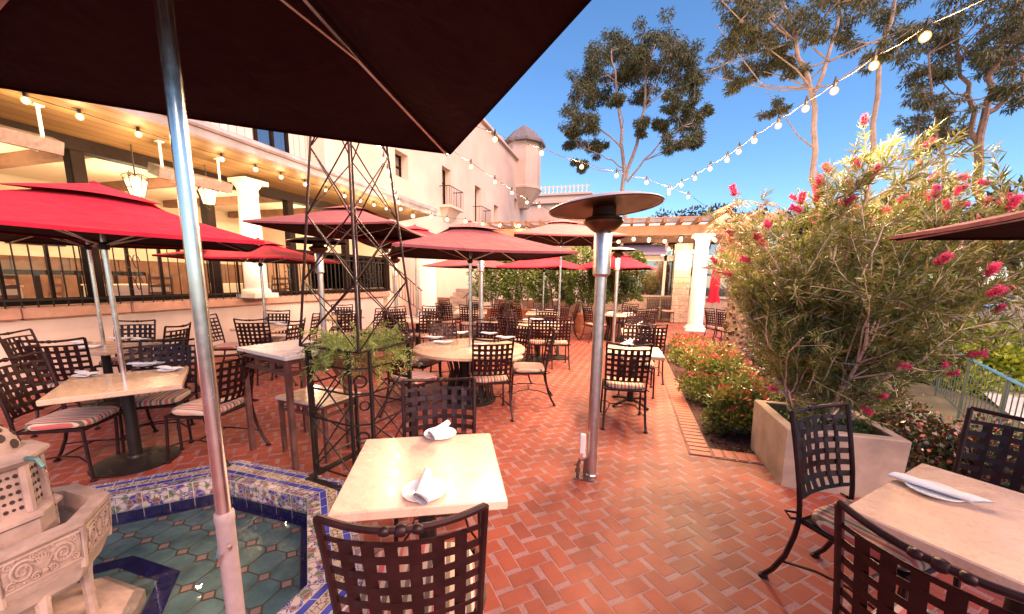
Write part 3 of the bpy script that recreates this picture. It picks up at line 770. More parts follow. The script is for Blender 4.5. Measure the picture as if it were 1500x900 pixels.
# pendant lamps inside
for i, (x, y, l) in enumerate([(-9.6, 1.6, 'round glowing pendant lamp inside the pavilion above the left tables'), (-10.2, 3.6, 'round glowing pendant lamp inside beside the first dark post'), (-9.6, 5.4, 'round glowing pendant lamp inside left of the white column'), (-10.2, 7.3, 'round glowing pendant lamp inside right of the white column'), (-9.6, 9.6, 'round glowing pendant lamp inside behind the iron trellis')]):
    t = thing('pendant_lamp', l, 'lamp', (x, y, 3.1), group='pendant lamps inside the pavilion')
    mb = MB(); mb.lathe([(0, -.07)] + [(.07 * math.sin(a_), -.07 * math.cos(a_)) for a_ in np.linspace(.3, 2.9, 8)] + [(0, .07)], 14); mb.build('globe', M['bulb'], t, True)
    mb = MB(); mb.bar((0, 0, .06), (0, 0, .57), .008, 5); mb.build('cord', M['blackiron'], t)
    lamp((x + .02, y, 2.95), 9, (1, .72, .42), .12)
mb = MB(); mb.box((-12.56, 2.3, 2.75), (.06, 3.2, .5)); tag(mb.build('blue_signboard', M['blue_panel']), 'long plain blue board high on the back wall inside the pavilion', 'board')
# heater boxes hung from the soffit
def wall_heater(x, y, z, lab, tilt):
    t = thing('hanging_heater', lab, 'heater', (x, y, z), group='infrared heaters hung under the eave')
    R_ = Matrix.Rotation(tilt, 3, 'Y')
    mb = MB(); mb.box((0, 0, .02), (.26, 1.15, .16), mtx=R_); mb.build('casing', M['satin'], t)
    mb = MB(); c = R_ @ Vector((0, 0, -.062)); mb.box(c, (.21, 1.05, .02), mtx=R_)
    mb.build('burner_face', M['sootsteel'], t)
    mb = MB()
    for q in (-.35, .0, .35):
        c = R_ @ Vector((0, q, -.08)); mb.box(c, (.22, .02, .02), mtx=R_)
    mb.build('guard_bars', M['satin'], t)
    for s_ in (-.45, .45):
        mb = MB(); mb.bar((0, s_, .1), (.0, s_, 3.73 - z), .018, 6); mb.box((0, s_, 3.73 - z), (.09, .09, .06)); mb.build('hanger_rod', M['white'], t)
wall_heater(-7.2, 2.75, 3.25, 'long grey infrared heater hanging under the eave at the far left edge', .35)
wall_heater(-7.2, 4.95, 3.24, 'grey infrared heater hanging under the eave behind the near umbrella pole', .35)
# lanterns
def lantern(x, y, z, lab):
    t = thing('wrought_lantern', lab, 'lantern', (x, y, z), group='iron lanterns under the eave')
    mb = MB(); mb.lathe([(.10, -.18), (.17, .12), (.14, .16)], 6); mb.build('glass', M['lampshade'], t)
    mb = MB()
    for k in range(6):
        a_ = k * PI / 3; mb.bar((.105 * math.cos(a_), .105 * math.sin(a_), -.19), (.178 * math.cos(a_), .178 * math.sin(a_), .13), .010, 5)
        b_ = a_ + PI / 3
        for r_, zz in ((.105, -.19), (.178, .13), (.143, -.02)): mb.bar((r_ * math.cos(a_), r_ * math.sin(a_), zz), (r_ * math.cos(b_), r_ * math.sin(b_), zz), .009, 5)
        mb.tube([(.17 * math.cos(a_), .17 * math.sin(a_), .13), (.2 * math.cos(a_), .2 * math.sin(a_), .2), (.1 * math.cos(a_), .1 * math.sin(a_), .25), (0, 0, .22)], .008, 5)
    mb.build('cage', M['blackiron'], t); t.scale = (.8, .8, .8)
    mb = MB(); mb.bar((0, 0, .2), (0, 0, (3.66 - z) / .8), .012, 5)
    mb.tube([(-.35, 0, .15), (-.2, 0, -.12), (-.06, 0, -.26), (.02, 0, -.3), (.05, 0, -.24), (0, 0, -.22)], .016, 6); mb.build('bracket', M['blackiron'], t)
    lamp((x + .3, y, z - .1), 8, (1, .62, .3), .1)
lantern(-7.6, 5.45, 3.10, 'iron framed glowing lantern between the near pole and the white column')
lantern(-7.6, 4.35, 3.02, 'iron framed glowing lantern above the top of the big red umbrella')

# ================================================================== UPPER WALLS AND MAIN BUILDING
up = thing('upper_storey', 'pale board clad upper storey set back above the pavilion roof', 'building', (-10.5, 5, 4.8))
mb = MB(); mb.box((-10.1, 4.0, 6.2), (.6, 12.4, 2.9)); part(mb, 'wall', M['siding'], up)
mb = MB()
for y in (1.0, 3.2, 5.4, 7.6): mb.box((-9.78, y, 6.2), (.05, .06, 2.9))
part(mb, 'batten', M['white'], up)
for y in (8.9,):
    mb = MB(); mb.box((-9.79, y, 5.9), (.05, 1.0, 1.9)); f_ = part(mb, 'window', M['mirror_pane'], up)
    mb = MB()
    for q in (-.5, -.0, .5): mb.box((-9.75, y + q, 5.9), (.07, .07, 1.96))
    for q in (-.96, .3, .96): mb.box((-9.748, y, 5.9 + q), (.07, 1.06, .06))
    mb.build('frame', M['steel_dark'], f_, world=True)
mb = MB(); mb.box((-9.9, 4.0, 7.72), (1.4, 12.8, .16)); part(mb, 'roof', M['roofing'], up)

main = thing('main_building', 'tall peach stucco building with deep set windows and iron balconies', 'building', (-11, 22, 0))
BX = -9.2; BY0, BY1, BZ = 10.25, 36.0, 11.2
wins = [(14.05, 15.0, 5.72, 6.72, 0), (18.1, 19.1, 5.3, 7.2, 1), (22.4, 23.4, 5.1, 7.25, 1), (25.85, 26.8, 5.4, 6.75, 0), (30.8, 31.6, 7.2, 8.15, 0)]
def wall_grid(mb, x, y0, y1, z0, z1, holes, depth):
    ys = sorted({y0, y1} | {h[0] for h in holes} | {h[1] for h in holes}); zs = sorted({z0, z1} | {h[2] for h in holes} | {h[3] for h in holes})
    for a_, b_ in zip(ys, ys[1:]):
        for c_, d_ in zip(zs, zs[1:]):
            if any(h[0] <= a_ and b_ <= h[1] and h[2] <= c_ and d_ <= h[3] for h in holes): continue
            mb.quad((x, a_, c_), (x, b_, c_), (x, b_, d_), (x, a_, d_))
    for h in holes:
        mb.quad((x, h[0], h[2]), (x - depth, h[0], h[2]), (x - depth, h[0], h[3]), (x, h[0], h[3])); mb.quad((x, h[1], h[2]), (x, h[1], h[3]), (x - depth, h[1], h[3]), (x - depth, h[1], h[2]))
        mb.quad((x, h[0], h[3]), (x - depth, h[0], h[3]), (x - depth, h[1], h[3]), (x, h[1], h[3])); mb.quad((x, h[0], h[2]), (x, h[1], h[2]), (x - depth, h[1], h[2]), (x - depth, h[0], h[2]))
mb = MB(); wall_grid(mb, BX, BY0, BY1, 0, BZ, wins, .42)
mb.quad((BX, BY0, 0), (BX, BY0, BZ), (-22, BY0, BZ), (-22, BY0, 0)); mb.quad((BX, BY1, 0), (-22, BY1, 0), (-22, BY1, BZ), (BX, BY1, BZ)); mb.quad((BX, BY0, BZ), (BX, BY1, BZ), (-22, BY1, BZ), (-22, BY0, BZ))
part(mb, 'wall', M['stucco'], main)
mb = MB(); mb.box((BX - .05, (BY0 + BY1) / 2, BZ + .06), (.5, BY1 - BY0, .14)); part(mb, 'parapet', M['stucco'], main)
for (a_, b_, c_, d_, bal) in wins:
    mb = MB(); mb.box((BX - .38, (a_ + b_) / 2, (c_ + d_) / 2), (.03, b_ - a_ - .01, d_ - c_ - .01)); w_ = part(mb, 'window', M['mirror_pane'], main)
    mb = MB(); yc, zc = (a_ + b_) / 2, (c_ + d_) / 2
    for q in (a_ + .05, yc, b_ - .05): mb.box((BX - .35, q, zc), (.05, .07, d_ - c_ - .02))
    for q in np.linspace(c_ + .05, d_ - .05, 4 if d_ - c_ > 1.5 else 3): mb.box((BX - .347, yc, q), (.045, b_ - a_ - .02, .06))
    mb.build('frame', M['steel_dark'], w_, world=True)
    if bal:
        mb = MB(); mb.prism([(BX + .001, a_ - .35), (BX + .6, a_ - .35), (BX + .6, b_ + .35), (BX + .001, b_ + .35)], c_ - .16, c_ - .04)
        mb.add([(BX + .001, a_ - .2, c_ - .16), (BX + .45, a_ - .2, c_ - .16), (BX + .45, b_ + .2, c_ - .16), (BX + .001, b_ + .2, c_ - .16), (BX + .001, a_ + .1, c_ - .8), (BX + .001, b_ - .1, c_ - .8)], [(0, 1, 4), (2, 3, 5), (1, 2, 5, 4)])
        bb = part(mb, 'balcony', M['stucco'], main)
        mb = MB(); X1, ya, yb, zr = BX + .55, a_ - .3, b_ + .3, c_ + .85
        mb.tube([(BX, ya, zr), (X1, ya, zr), (X1, yb, zr), (BX, yb, zr)], .022, 6)
        for q in np.linspace(ya, yb, 9): mb.bar((X1, q, c_ - .06), (X1, q, zr), .012, 5)
        for q in (BX + .2, BX + .4):
            mb.bar((q, ya, c_ - .06), (q, ya, zr), .012, 5); mb.bar((q, yb, c_ - .06), (q, yb, zr), .012, 5)
        mb.build('balcony_railing', M['blackiron'], bb, world=True)
# corner turret
TX, TY = -9.0, 32.6
def o8(r, z): return [(TX + r * math.cos(PI / 8 + k * PI / 4), TY + r * math.sin(PI / 8 + k * PI / 4), z) for k in range(8)]
mb = MB(); loft(mb, [o8(.5, 7.6), o8(1.55, 9.0), o8(1.62, 9.05), o8(1.62, 9.2), o8(1.45, 9.3), o8(1.45, 12.6)]); part(mb, 'turret', M['stucco'], main)
mb = MB(); loft(mb, [o8(1.5, 12.6), o8(1.85, 12.62), o8(1.85, 12.8), o8(.9, 13.7), o8(.08, 14.25)]); part(mb, 'turret_roof', simple('brown_roof_tile', (.19, .16, .155), .8, var=.3, scale=6, bump=.5, bscale=14), main)
# far building with roof ornament
fb = thing('far_building', 'distant cream building with moulded cornice and roof railing', 'building', (-8, 46, 0))
mb = MB(); mb.box((-9.0, 46, 5.0), (9, 6, 10.0)); part(mb, 'wall', M['stucco'], fb)
mb = MB(); mb.box((-9, 46, 10.1), (9.6, 6.6, .3)); mb.box((-9, 46, 10.5), (9.2, 6.3, .5)); mb.box((-9, 46, 10.85), (9.7, 6.7, .2)); part(mb, 'cornice', M['stucco'], fb)
mb = MB()
for q in np.arange(-13.4, -4.5, .45): mb.lathe([(.09, 10.95), (.05, 11.2), (.11, 11.4), (.03, 11.8)], 6, (q, 42.9, 0))
mb.box((-9, 42.9, 11.62), (9, .1, .1)); part(mb, 'roof_railing', M['plaster'], fb)

# ================================================================== BACK: PERGOLA, STONE PIER, CONSERVATORY
pg = thing('timber_pergola', 'brown timber pergola of long beams and rafters across the back of the patio', 'pergola', (0, 15.5, 0))
mb = MB(); mb.cbox((-.9, 14.3, 3.38), (9.2, .16, .32), .01); mb.cbox((-.9, 17.0, 3.38), (9.2, .16, .32), .01); part(mb, 'beam', M['timber'], pg)
for x in np.arange(-5.2, 3.7, .52):
    mb = MB(); mb.add([(x - .05, 13.75, 3.56), (x + .05, 13.75, 3.56), (x + .05, 17.2, 3.543), (x - .05, 17.2, 3.543), (x - .05, 13.62, 3.72), (x + .05, 13.62, 3.72), (x + .05, 17.2, 3.72), (x - .05, 17.2, 3.72)], [(3, 2, 1, 0), (4, 5, 6, 7), (0, 1, 5, 4), (1, 2, 6, 5), (2, 3, 7, 6), (3, 0, 4, 7)])
    part(mb, 'rafter', M['timber'], pg)
mb = MB()
for y in (14.0, 15.1, 16.2): mb.box((-.9, y, 3.745), (9.3, .06, .045))
part(mb, 'batten', M['timber'], pg)
c2 = thing('white_column', 'white round column carrying the pergola beside the stone pier', 'column', (2.3, 14.3, 0)); column(c2, 2.3, 14.3, 0, 3.21, .24)
c3 = thing('white_column', 'white square pier at the foot of the stairs beyond the pink wall', 'column', (-7.75, 13.9, 0))
mb = MB(); mb.box((-7.75, 13.9, 1.6), (.46, .46, 3.2)); part(mb, 'shaft', M['white'], c3)
mb = MB(); mb.box((-7.75, 13.9, .1), (.56, .56, .2)); mb.box((-7.75, 13.9, 3.2), (.58, .58, .12)); part(mb, 'capital', M['white'], c3)
pr = thing('stone_pier', 'pale stone block pier with a bright wall lamp', 'pier', (2.05, 17.0, 0))
mb = MB()
for k in range(14): mb.cbox((2.05 + (.004 if k % 2 else 0), 16.95, .12 + k * .226), (.62, .62, .222), .012)
part(mb, 'blocks', M['stonewall'], pr)
wl = thing('wall_lamp', 'bright round lamp on the stone pier', 'lamp', (2.05, 16.55, 2.45))
mb = MB(); mb.lathe([(0, -.11)] + [(.11 * math.sin(a_), -.11 * math.cos(a_)) for a_ in np.linspace(.3, 2.9, 8)] + [(0, .11)], 14); mb.build('globe', M['bulb_hot'], wl, True)
mb = MB(); mb.bar((0, .06, 0), (0, .1, .0), .04, 8); mb.build('bracket', M['blackiron'], wl)
lamp((2.05, 16.3, 2.45), 12, (1, .68, .34), .12)
cs = thing('conservatory', 'low glass fronted building with white frames on a stone base behind the pergola', 'building', (2, 18, 0))
mb = MB(); mb.box((1.9, 17.45, .5), (7.4, .3, 1.0)); mb.box((1.9, 17.42, 1.03), (7.5, .42, .08)); part(mb, 'base_wall', M['stonewall'], cs)
mb = MB(); mb.box((1.9, 17.5, 2.62), (7.4, .16, .22)); mb.box((1.9, 17.5, 3.9), (7.4, .2, .3))
for x in (-1.75, -.35, 1.45, 2.6, 4.2, 5.55): mb.box((x, 17.49, 2.35), (.11, .14, 3.0))
part(mb, 'frame', M['white'], cs)
for x0, x1 in ((-1.7, -.4), (-.3, 1.4), (1.5, 2.55), (2.65, 4.15), (4.25, 5.5)):
    mb = MB(); mb.box(((x0 + x1) / 2, 17.52, 1.79), (x1 - x0, .02, 1.46)); part(mb, 'window', M['mirror_pane'], cs)
    mb = MB(); mb.box(((x0 + x1) / 2, 17.525, 3.25), (x1 - x0, .02, 1.06)); part(mb, 'upper_window', M['mirror_pane'], cs)
mb = MB(); mb.box((1.9, 21.5, 4.15), (7.6, 8.2, .22)); part(mb, 'roof', M['roofing'], cs)
mb = MB(); mb.box((1.9, 25.4, 2.0), (7.4, .2, 4.0)); mb.box((-1.8, 21.5, 2.0), (.2, 8, 4.0)); mb.box((5.6, 21.5, 2), (.2, 8, 4.0)); part(mb, 'wall', M['plaster'], cs)
mb = MB(); mb.add([(-.5, 17.3, 3.15), (1.35, 17.3, 3.15), (1.35, 16.2, 2.78), (-.5, 16.2, 2.78), (-.5, 17.3, 3.1), (1.35, 17.3, 3.1), (1.35, 16.2, 2.68), (-.5, 16.2, 2.68)], [(0, 3, 2, 1), (4, 5, 6, 7), (3, 7, 6, 2), (0, 4, 7, 3), (1, 2, 6, 5)])
part(mb, 'awning', M['awning'], cs)
lamp((1.2, 19.5, 3.2), 60, (1, .75, .45), .3)
# cream wall behind the hedge, with the stairs
bw = thing('back_wall', 'cream plaster wall behind the hedge and the stairs', 'wall', (-5, 17.5, 0))
mb = MB(); mb.box((-5.6, 17.6, 1.75), (7.2, .3, 3.5)); part(mb, 'wall', M['plaster'], bw)
mb = MB(); mb.box((-5.6, 17.42, .35), (7.2, .06, .7)); part(mb, 'skirting', M['timber'], bw)
st = thing('stair', 'cream stair with black iron handrail behind the far left tables', 'stair', (-6.6, 15, 0))
mb = MB()
for k in range(7): mb.box((-6.9 , 14.6 + k * .3, .085 + k * .085), (1.5, .3, .17 * (k + 1)))
part(mb, 'steps', M['concrete'], st)
mb = MB(); mb.prism([(-6.1, 14.2), (-5.95, 14.2), (-5.95, 16.8), (-6.1, 16.8)], 0, .9); part(mb, 'side_wall', M['plaster'], st)
mb = MB(); mb.tube([(-6.2, 13.9, .9), (-6.2, 14.2, 1.0), (-6.2, 16.4, 2.0)], .022, 6)
for k in range(9): mb.bar((-6.2, 14.2 + k * .27, .1 + k * .08), (-6.2, 14.2 + k * .27, 1.0 + k * .122), .012, 5)
part(mb, 'handrail', M['blackiron'], st)
s2 = thing('stair_railing', 'black iron railing sloping down from the end of the pink wall', 'railing', (-8.0, 11.5, 0))
mb = MB(); mb.tube([(-7.85, 11.3, 2.1), (-7.8, 11.6, 2.05), (-7.75, 13.4, 1.15)], .022, 6); mb.tube([(-7.85, 11.3, 1.25), (-7.75, 13.4, .35)], .016, 6); part(mb, 'rail', M['blackiron'], s2)
mb = MB()
for k in range(12): mb.bar((-7.84 + k * .007, 11.4 + k * .175, 1.2 - k * .075), (-7.84 + k * .007, 11.4 + k * .175, 2.08 - k * .08), .011, 5)
part(mb, 'bars', M['blackiron'], s2)
lamp((-6.4, 15.6, 2.9), 7, (1, .74, .42), .15)

# ================================================================== CHAIRS
def make_chair(label, group):
    t = thing('iron_chair', label, 'chair', (0, 0, 0), 0, group)
    W = .225
    def back_pt(u, z):                     # u in -1..1 across, z height -> curved back surface
        s = (z - .45) / .53
        y = -.215 - .10 * max(0, s) ** 1.25 - .055 * (1 - u * u) * min(1, max(0, s) * 3)
        return Vector((u * (W - .012 + .012 * s), y, z))
    mb = MB(); n = 24; vs = []; fs = []
    prof = [(.0, .90), (.004, .97), (.02, 1.0), (.036, .985), (.05, .93), (.056, .6), (.058, .0)]
    for zq, sc_ in prof:
        for k in range(n):
            a_ = 2 * PI * k / n; c_, s_ = math.cos(a_), math.sin(a_); q = (abs(c_) ** 5 + abs(s_) ** 5) ** (-1 / 5)
            wx = .225 - .012 * (1 - s_) * .5
            vs.append((c_ * q * wx * sc_, s_ * q * .215 * sc_ + .005, .442 + zq + (.004 * math.sin(a_ * 4) if 0 < zq < .05 else 0)))
    m = len(prof); fs = [(i * n + k, i * n + (k + 1) % n, (i + 1) * n + (k + 1) % n, (i + 1) * n + k) for i in range(m - 1) for k in range(n)] + [tuple(range(n - 1, -1, -1)), tuple((m - 1) * n + k for k in range(n))]
    mb.add(vs, fs); mb.build('seat_cushion', M['cushion'], t, True)
    mb = MB(); sq = [(-.215, -.215, .43), (.215, -.215, .43), (.228, .215, .43), (-.228, .215, .43)]
    mb.tube(sq + [sq[0]], .013, 6); mb.box((0, 0, .431), (.40, .40, .012))
    for s_ in (-1, 1): mb.tube([(s_ * .215, -.2, .45), (s_ * .255, -.235, .44), (s_ * .24, -.275, .455), (s_ * .215, -.235, .465)], .007, 5)
    mb.build('seat_frame', M['iron'], t, True)
    for s_ in (-1, 1):                     # rear legs sweep backwards, front legs are straight
        mb = MB(); mb.tube([(s_ * .215, -.215, .45), (s_ * .22, -.225, .34), (s_ * .222, -.255, .2), (s_ * .226, -.305, .08), (s_ * .23, -.345, .018)], .0135, 7)
        mb.lathe([(.025, 0), (.025, .012), (.013, .022)], 10, (s_ * .23, -.348, 0)); mb.build('leg', M['iron'], t, True)
        mb = MB(); mb.tube([(s_ * .226, .21, .43), (s_ * .232, .222, .2), (s_ * .238, .235, .018)], .0125, 7)
        mb.lathe([(.023, 0), (.023, .012), (.012, .022)], 10, (s_ * .238, .236, 0)); mb.build('leg', M['iron'], t, True)
    mb = MB()
    for s_ in (-1, 1): mb.tube([(s_ * .222, -.27, .155), (s_ * .17, -.13, .185), (s_ * .15, 0, .195), (s_ * .17, .12, .185), (s_ * .235, .226, .15)], .007, 5)
    mb.tube([(-.155, 0, .195), (0, 0, .20), (.155, 0, .195)], .007, 5); mb.build('stretcher', M['iron'], t, True)
    mb = MB()
    for s_ in (-1, 1): mb.tube([back_pt(s_ * 1.04, z) for z in (.43, .52, .62, .74, .86, .985)], .0125, 7)
    top = [back_pt(u, .985 - .018 * (1 - u * u)) for u in np.linspace(-1.04, 1.04, 13)]
    mb.tube(top, .0115, 7)
    c = back_pt(0, .967)
    for dx, r_ in ((-.045, .015), (0, .019), (.045, .015)):
        mb.lathe([(0, -.022), (r_ * .8, -.013), (r_, 0), (r_ * .8, .013), (0, .022)], 10, (c.x + dx, c.y, c.z), None, Matrix.Rotation(PI / 2, 3, 'Y'))
    mb.build('back_frame', M['iron'], t, True)
    mb = MB(); zs = np.linspace(.545, .915, 7); us = np.linspace(-.73, .73, 6)
    for k, z in enumerate(zs):
        w_ = .030 if 0 < k < 6 else .02
        up_ = (back_pt(0, z + .01) - back_pt(0, z - .01)).normalized()
        pts = [back_pt(u, z) + Vector((0, .0012 * math.sin(u * 11 + k * PI), 0)) for u in np.linspace(-1.02, 1.02, 13)]
        mb.strap(pts, w_, .003, [up_] * 13)
    for k, u in enumerate(us):
        pts = [back_pt(u, z) + Vector((0, .0016 if (i + k) % 2 else -.0016, 0)) for i, z in enumerate(np.linspace(.54, .92, 9))]
        mb.strap(pts, .036, .003, [(1, 0, 0)] * 9)
    mb.build('woven_back', M['iron'], t)
    return t
PROTO = {}
def chair(x, y, heading, label, group):
    """x, y = middle of the seat; heading = direction faced in degrees"""
    if 'c' not in PROTO: PROTO['c'] = o = make_chair(label, group)
    else: o = copy_tree(PROTO['c'])
    o.location = (x, y, 0); o.rotation_euler = (0, 0, rad(heading - 90 + (random.uniform(-5, 5) if y > 4 else 0))); o['label'] = label; o['group'] = group
    return o
def chair_back(bx, by, heading, label, group):
    h = rad(heading); return chair(bx + .33 * math.cos(h), by + .33 * math.sin(h), heading, label, group)

# ================================================================== TABLES
def square_table(x, y, yaw, side, label, mat='stone', group='square stone topped tables', sidey=None, round_=False, base='disc', z=.74):
    t = thing('round_table' if round_ else 'square_table', label, 'table', (x, y, 0), rad(yaw), group)
    mb = MB()
    if round_: mb.lathe([(side / 2 - .01, z - .045), (side / 2, z - .038), (side / 2, z - .008), (side / 2 - .01, z)], 56)
    else: mb.cbox((0, 0, z - .0225), (side, sidey or side, .045), .006)
    mb.build('tabletop', M[mat], t, round_)
    mb = MB()
    if round_:
        for k in range(18):
            a_ = 2 * PI * k / 18; mb.strap([(.34 * math.cos(a_), .34 * math.sin(a_), z - .05), (.27 * math.cos(a_), .27 * math.sin(a_), .4), (.33 * math.cos(a_), .33 * math.sin(a_), .02)], .05, .01, [(-math.sin(a_), math.cos(a_), 0)] * 3)
        mb.lathe([(.36, 0), (.36, .03), (.3, .04)], 28)
    else:
        mb.lathe([(.045, .04), (.045, z - .05)], 14)
        for k in range(4):
            a_ = k * PI / 2 + PI / 4; mb.box((.12 * math.cos(a_), .12 * math.sin(a_), z - .055), (.24, .035, .016), a_)
    mb.build('pedestal', M['blackiron'], t, True)
    if not round_:
        mb = MB()
        if base == 'disc': mb.lathe([(.30, 0), (.30, .012), (.24, .03), (.06, .05), (.05, .07)], 32)
        else:
            for k in range(4):
                a_ = k * PI / 2 + PI / 4; mb.tube([(.05 * math.cos(a_), .05 * math.sin(a_), .07), (.2 * math.cos(a_), .2 * math.sin(a_), .05), (.31 * math.cos(a_), .31 * math.sin(a_), .015)], .02, 6)
        mb.build('base', M['blackiron'], t, True)
    return t
def plate(x, y, z, label):
    if 'p' not in PROTO:
        PROTO['p'] = o = MB().lathe([(.05, 0), (.055, .003), (.085, .010), (.095, .014), (.094, .017), (.06, .008), (0, .007)], 40).build('plate', M['china'], None, True)
    else: o = PROTO['p'].copy(); COL.objects.link(o)
    o.location = (x, y, z); return tag(o, label, 'plate', 'white plates on the tables')
def napkin(x, y, z, yaw, label, flat=False):
    key = 'nf' if flat else 'n'
    if key not in PROTO:
        mb = MB(); L = .125 if not flat else .135
        th = np.linspace(0, 2 * PI * 1.6, 26)
        vs = []; fs = []; m = len(th); sts = np.linspace(-L, L, 11)
        for i, s_ in enumerate(sts):
            q = (s_ + L) / (2 * L); rr = (.021 + .017 * q) if not flat else (.03 + .004 * math.sin(q * 9)); fz = .9 if not flat else .42
            for k, a_ in enumerate(th):
                r_ = rr * (1 - .35 * k / m); skew = (.028 * math.cos(a_ - .5) if i == len(sts) - 1 else 0) + (.012 * math.cos(a_) if i == 0 else 0)
                vs.append((s_ + skew, r_ * math.cos(a_) * (1.1 if flat else 1), rr * fz + r_ * fz * math.sin(a_)))
        for i in range(len(sts) - 1):
            for k in range(m - 1): fs.append((i * m + k, i * m + k + 1, (i + 1) * m + k + 1, (i + 1) * m + k))
        mb.add(vs, fs); PROTO[key] = o = mb.build('napkin', M['linen'], None, True)
    else: o = PROTO[key].copy(); COL.objects.link(o)
    o.location = (x, y, z); o.rotation_euler = (0, 0, rad(yaw)); return tag(o, label, 'napkin', 'rolled white napkins on the plates')
def setting(x, y, z, yaw, where, flat=False):
    plate(x, y, z + .001, 'white plate ' + where); napkin(x, y, z + .012, yaw, 'rolled white napkin ' + where, flat)

# front centre table
square_table(-.90, 1.555, 26, .71, 'cream stone square table in the front centre with two place settings')
p = at(622, 722, .74); setting(p[0], p[1], .74, -67, 'nearer of the two on the front centre table')
p = at(645, 638, .74); setting(p[0], p[1], .74, -85, 'farther of the two on the front centre table')
chair_back(-.57, .85, 115, 'woven iron chair nearest the camera at the front centre table, its back to us', 'woven iron chairs')
chair_back(-1.17, 2.22, -64, 'woven iron chair on the far side of the front centre table, beside the iron trellis', 'woven iron chairs')
# right table
square_table(1.52, 1.78, 45, .86, 'pale stone square table in the right foreground cut by the picture edge')
p = at(1368, 722, .74); setting(p[0], p[1], .74, -40, 'on the right foreground table', True)
chair_back(1.03, 2.385, -52, 'woven iron chair in front of the concrete planter at the right foreground table', 'woven iron chairs')
chair_back(.81, 1.135, 43, 'woven iron chair in the bottom right corner seen from behind', 'woven iron chairs')
chair_back(2.03, 2.50, -135, 'woven iron chair at the right edge on the far side of the foreground table', 'woven iron chairs')
# left table by the pool
square_table(-4.10, 2.07, 54, .80, 'tan stone table beside the pool pierced by the big red umbrella pole', 'stone2')
for px, py, yw, w in ((128, 551, -5, 'at the left corner of the tan table beside the pool'), (213, 536, 25, 'at the back corner of the tan table beside the pool'), (250, 543, 0, 'at the right corner of the tan table beside the pool')):
    p = at(px, py, .74); setting(p[0], p[1], .74, yw, w, True)
chair_back(-3.28, 2.46, 190, 'woven iron chair right of the tan pool table, seen side on', 'woven iron chairs')
chair_back(-4.50, 2.68, -55, 'woven iron chair on the far right side of the tan pool table', 'woven iron chairs')
chair_back(-4.66, 2.62, -35, 'woven iron chair at the back of the tan pool table under the umbrella pole', 'woven iron chairs')
chair_back(-4.62, 1.66, 30, 'woven iron chair at the left edge drawn up to the tan pool table', 'woven iron chairs')
# T2
square_table(-6.32, 3.04, 20, .80, 'stone table close to the pink wall behind the tan pool table', 'stone2')
for px, py, yw, w in ((118, 504, 5, 'at the left end of the wall table behind the pool'), (133, 510, 20, 'at the near side of the wall table behind the pool'), (178, 498, 20, 'at the far side of the wall table behind the pool'), (207, 499, 0, 'at the right end of the wall table behind the pool')):
    p = at(px, py, .74); setting(p[0], p[1], .74, yw, w, True)
chair_back(-6.60, 2.42, 40, 'leftmost woven iron chair, close to the pink wall', 'woven iron chairs')
chair_back(-5.52, 2.26, 135, 'dark woven iron chair between the pool table and the wall table, its back to us', 'woven iron chairs')
chair_back(-6.80, 3.66, -55, 'woven iron chair against the pink wall behind the second umbrella pole', 'woven iron chairs')
chair_back(-5.72, 3.55, 205, 'narrow side view woven iron chair right of the table by the wall', 'woven iron chairs')
# T3
square_table(-6.20, 5.25, 10, .80, 'stone table by the wall under the small red umbrella', 'stone2')
for px, py, yw, w in ((405, 474, 20, 'left of two on the wall table under the small red umbrella'), (415, 477, 0, 'right of two on the wall table under the small red umbrella')):
    p = at(px, py, .74); setting(p[0], p[1], .74, yw, w, True)
chair_back(-5.55, 4.45, 125, 'dark woven iron chair under the small red umbrella with its back to us', 'woven iron chairs')
chair_back(-6.55, 5.75, -60, 'woven iron chair against the wall behind the small red umbrella pole', 'woven iron chairs')
chair_back(-6.70, 4.55, 30, 'woven iron chair seen side on against the wall right of the near pole', 'woven iron chairs')
chair_back(-5.50, 5.70, 205, 'woven iron chair seen side on left of the patio heater by the wall', 'woven iron chairs')
chair_back(-4.85, 4.65, 200, 'woven iron chair seen side on in front of the heater by the wall', 'woven iron chairs')
# T4
square_table(-6.25, 7.1, 8, .80, 'stone table by the wall seen through the iron trellis', 'stone2')
for px, py, yw, w in ((492, 461, 10, 'left of two on the table behind the trellis'), (508, 461, -10, 'right of two on the table behind the trellis')):
    p = at(px, py, .74); setting(p[0], p[1], .74, yw, w, True)
chair_back(-6.60, 7.65, -60, 'woven iron chair by the wall behind the table seen through the trellis', 'woven iron chairs')
chair_back(-5.35, 6.35, 140, 'woven iron chair seen through the trellis with its back to us', 'woven iron chairs')
chair_back(-5.15, 7.2, 185, 'woven iron chair seen side on through the right bay of the trellis', 'woven iron chairs')
# T5
square_table(-4.44, 7.45, 15, .80, 'stone table at the end of the pink wall under the high red umbrella', 'stone')
for px, py, yw, w in ((600, 465, 10, 'left on the table at the end of the pink wall'), (618, 464, 0, 'right on the table at the end of the pink wall')):
    p = at(px, py, .74); setting(p[0], p[1], .74, yw, w, True)
chair_back(-3.75, 6.85, 140, 'dark woven iron chair at the table by the wall end with its back to us', 'woven iron chairs')
chair_back(-5.15, 7.75, -25, 'woven iron chair left of the table at the end of the pink wall', 'woven iron chairs')
chair_back(-4.5, 8.25, -80, 'woven iron chair on the far side of the table at the end of the wall', 'woven iron chairs')
chair_back(-4.4, 6.5, 95, 'woven iron chair near side left of the table at the end of the wall', 'woven iron chairs')
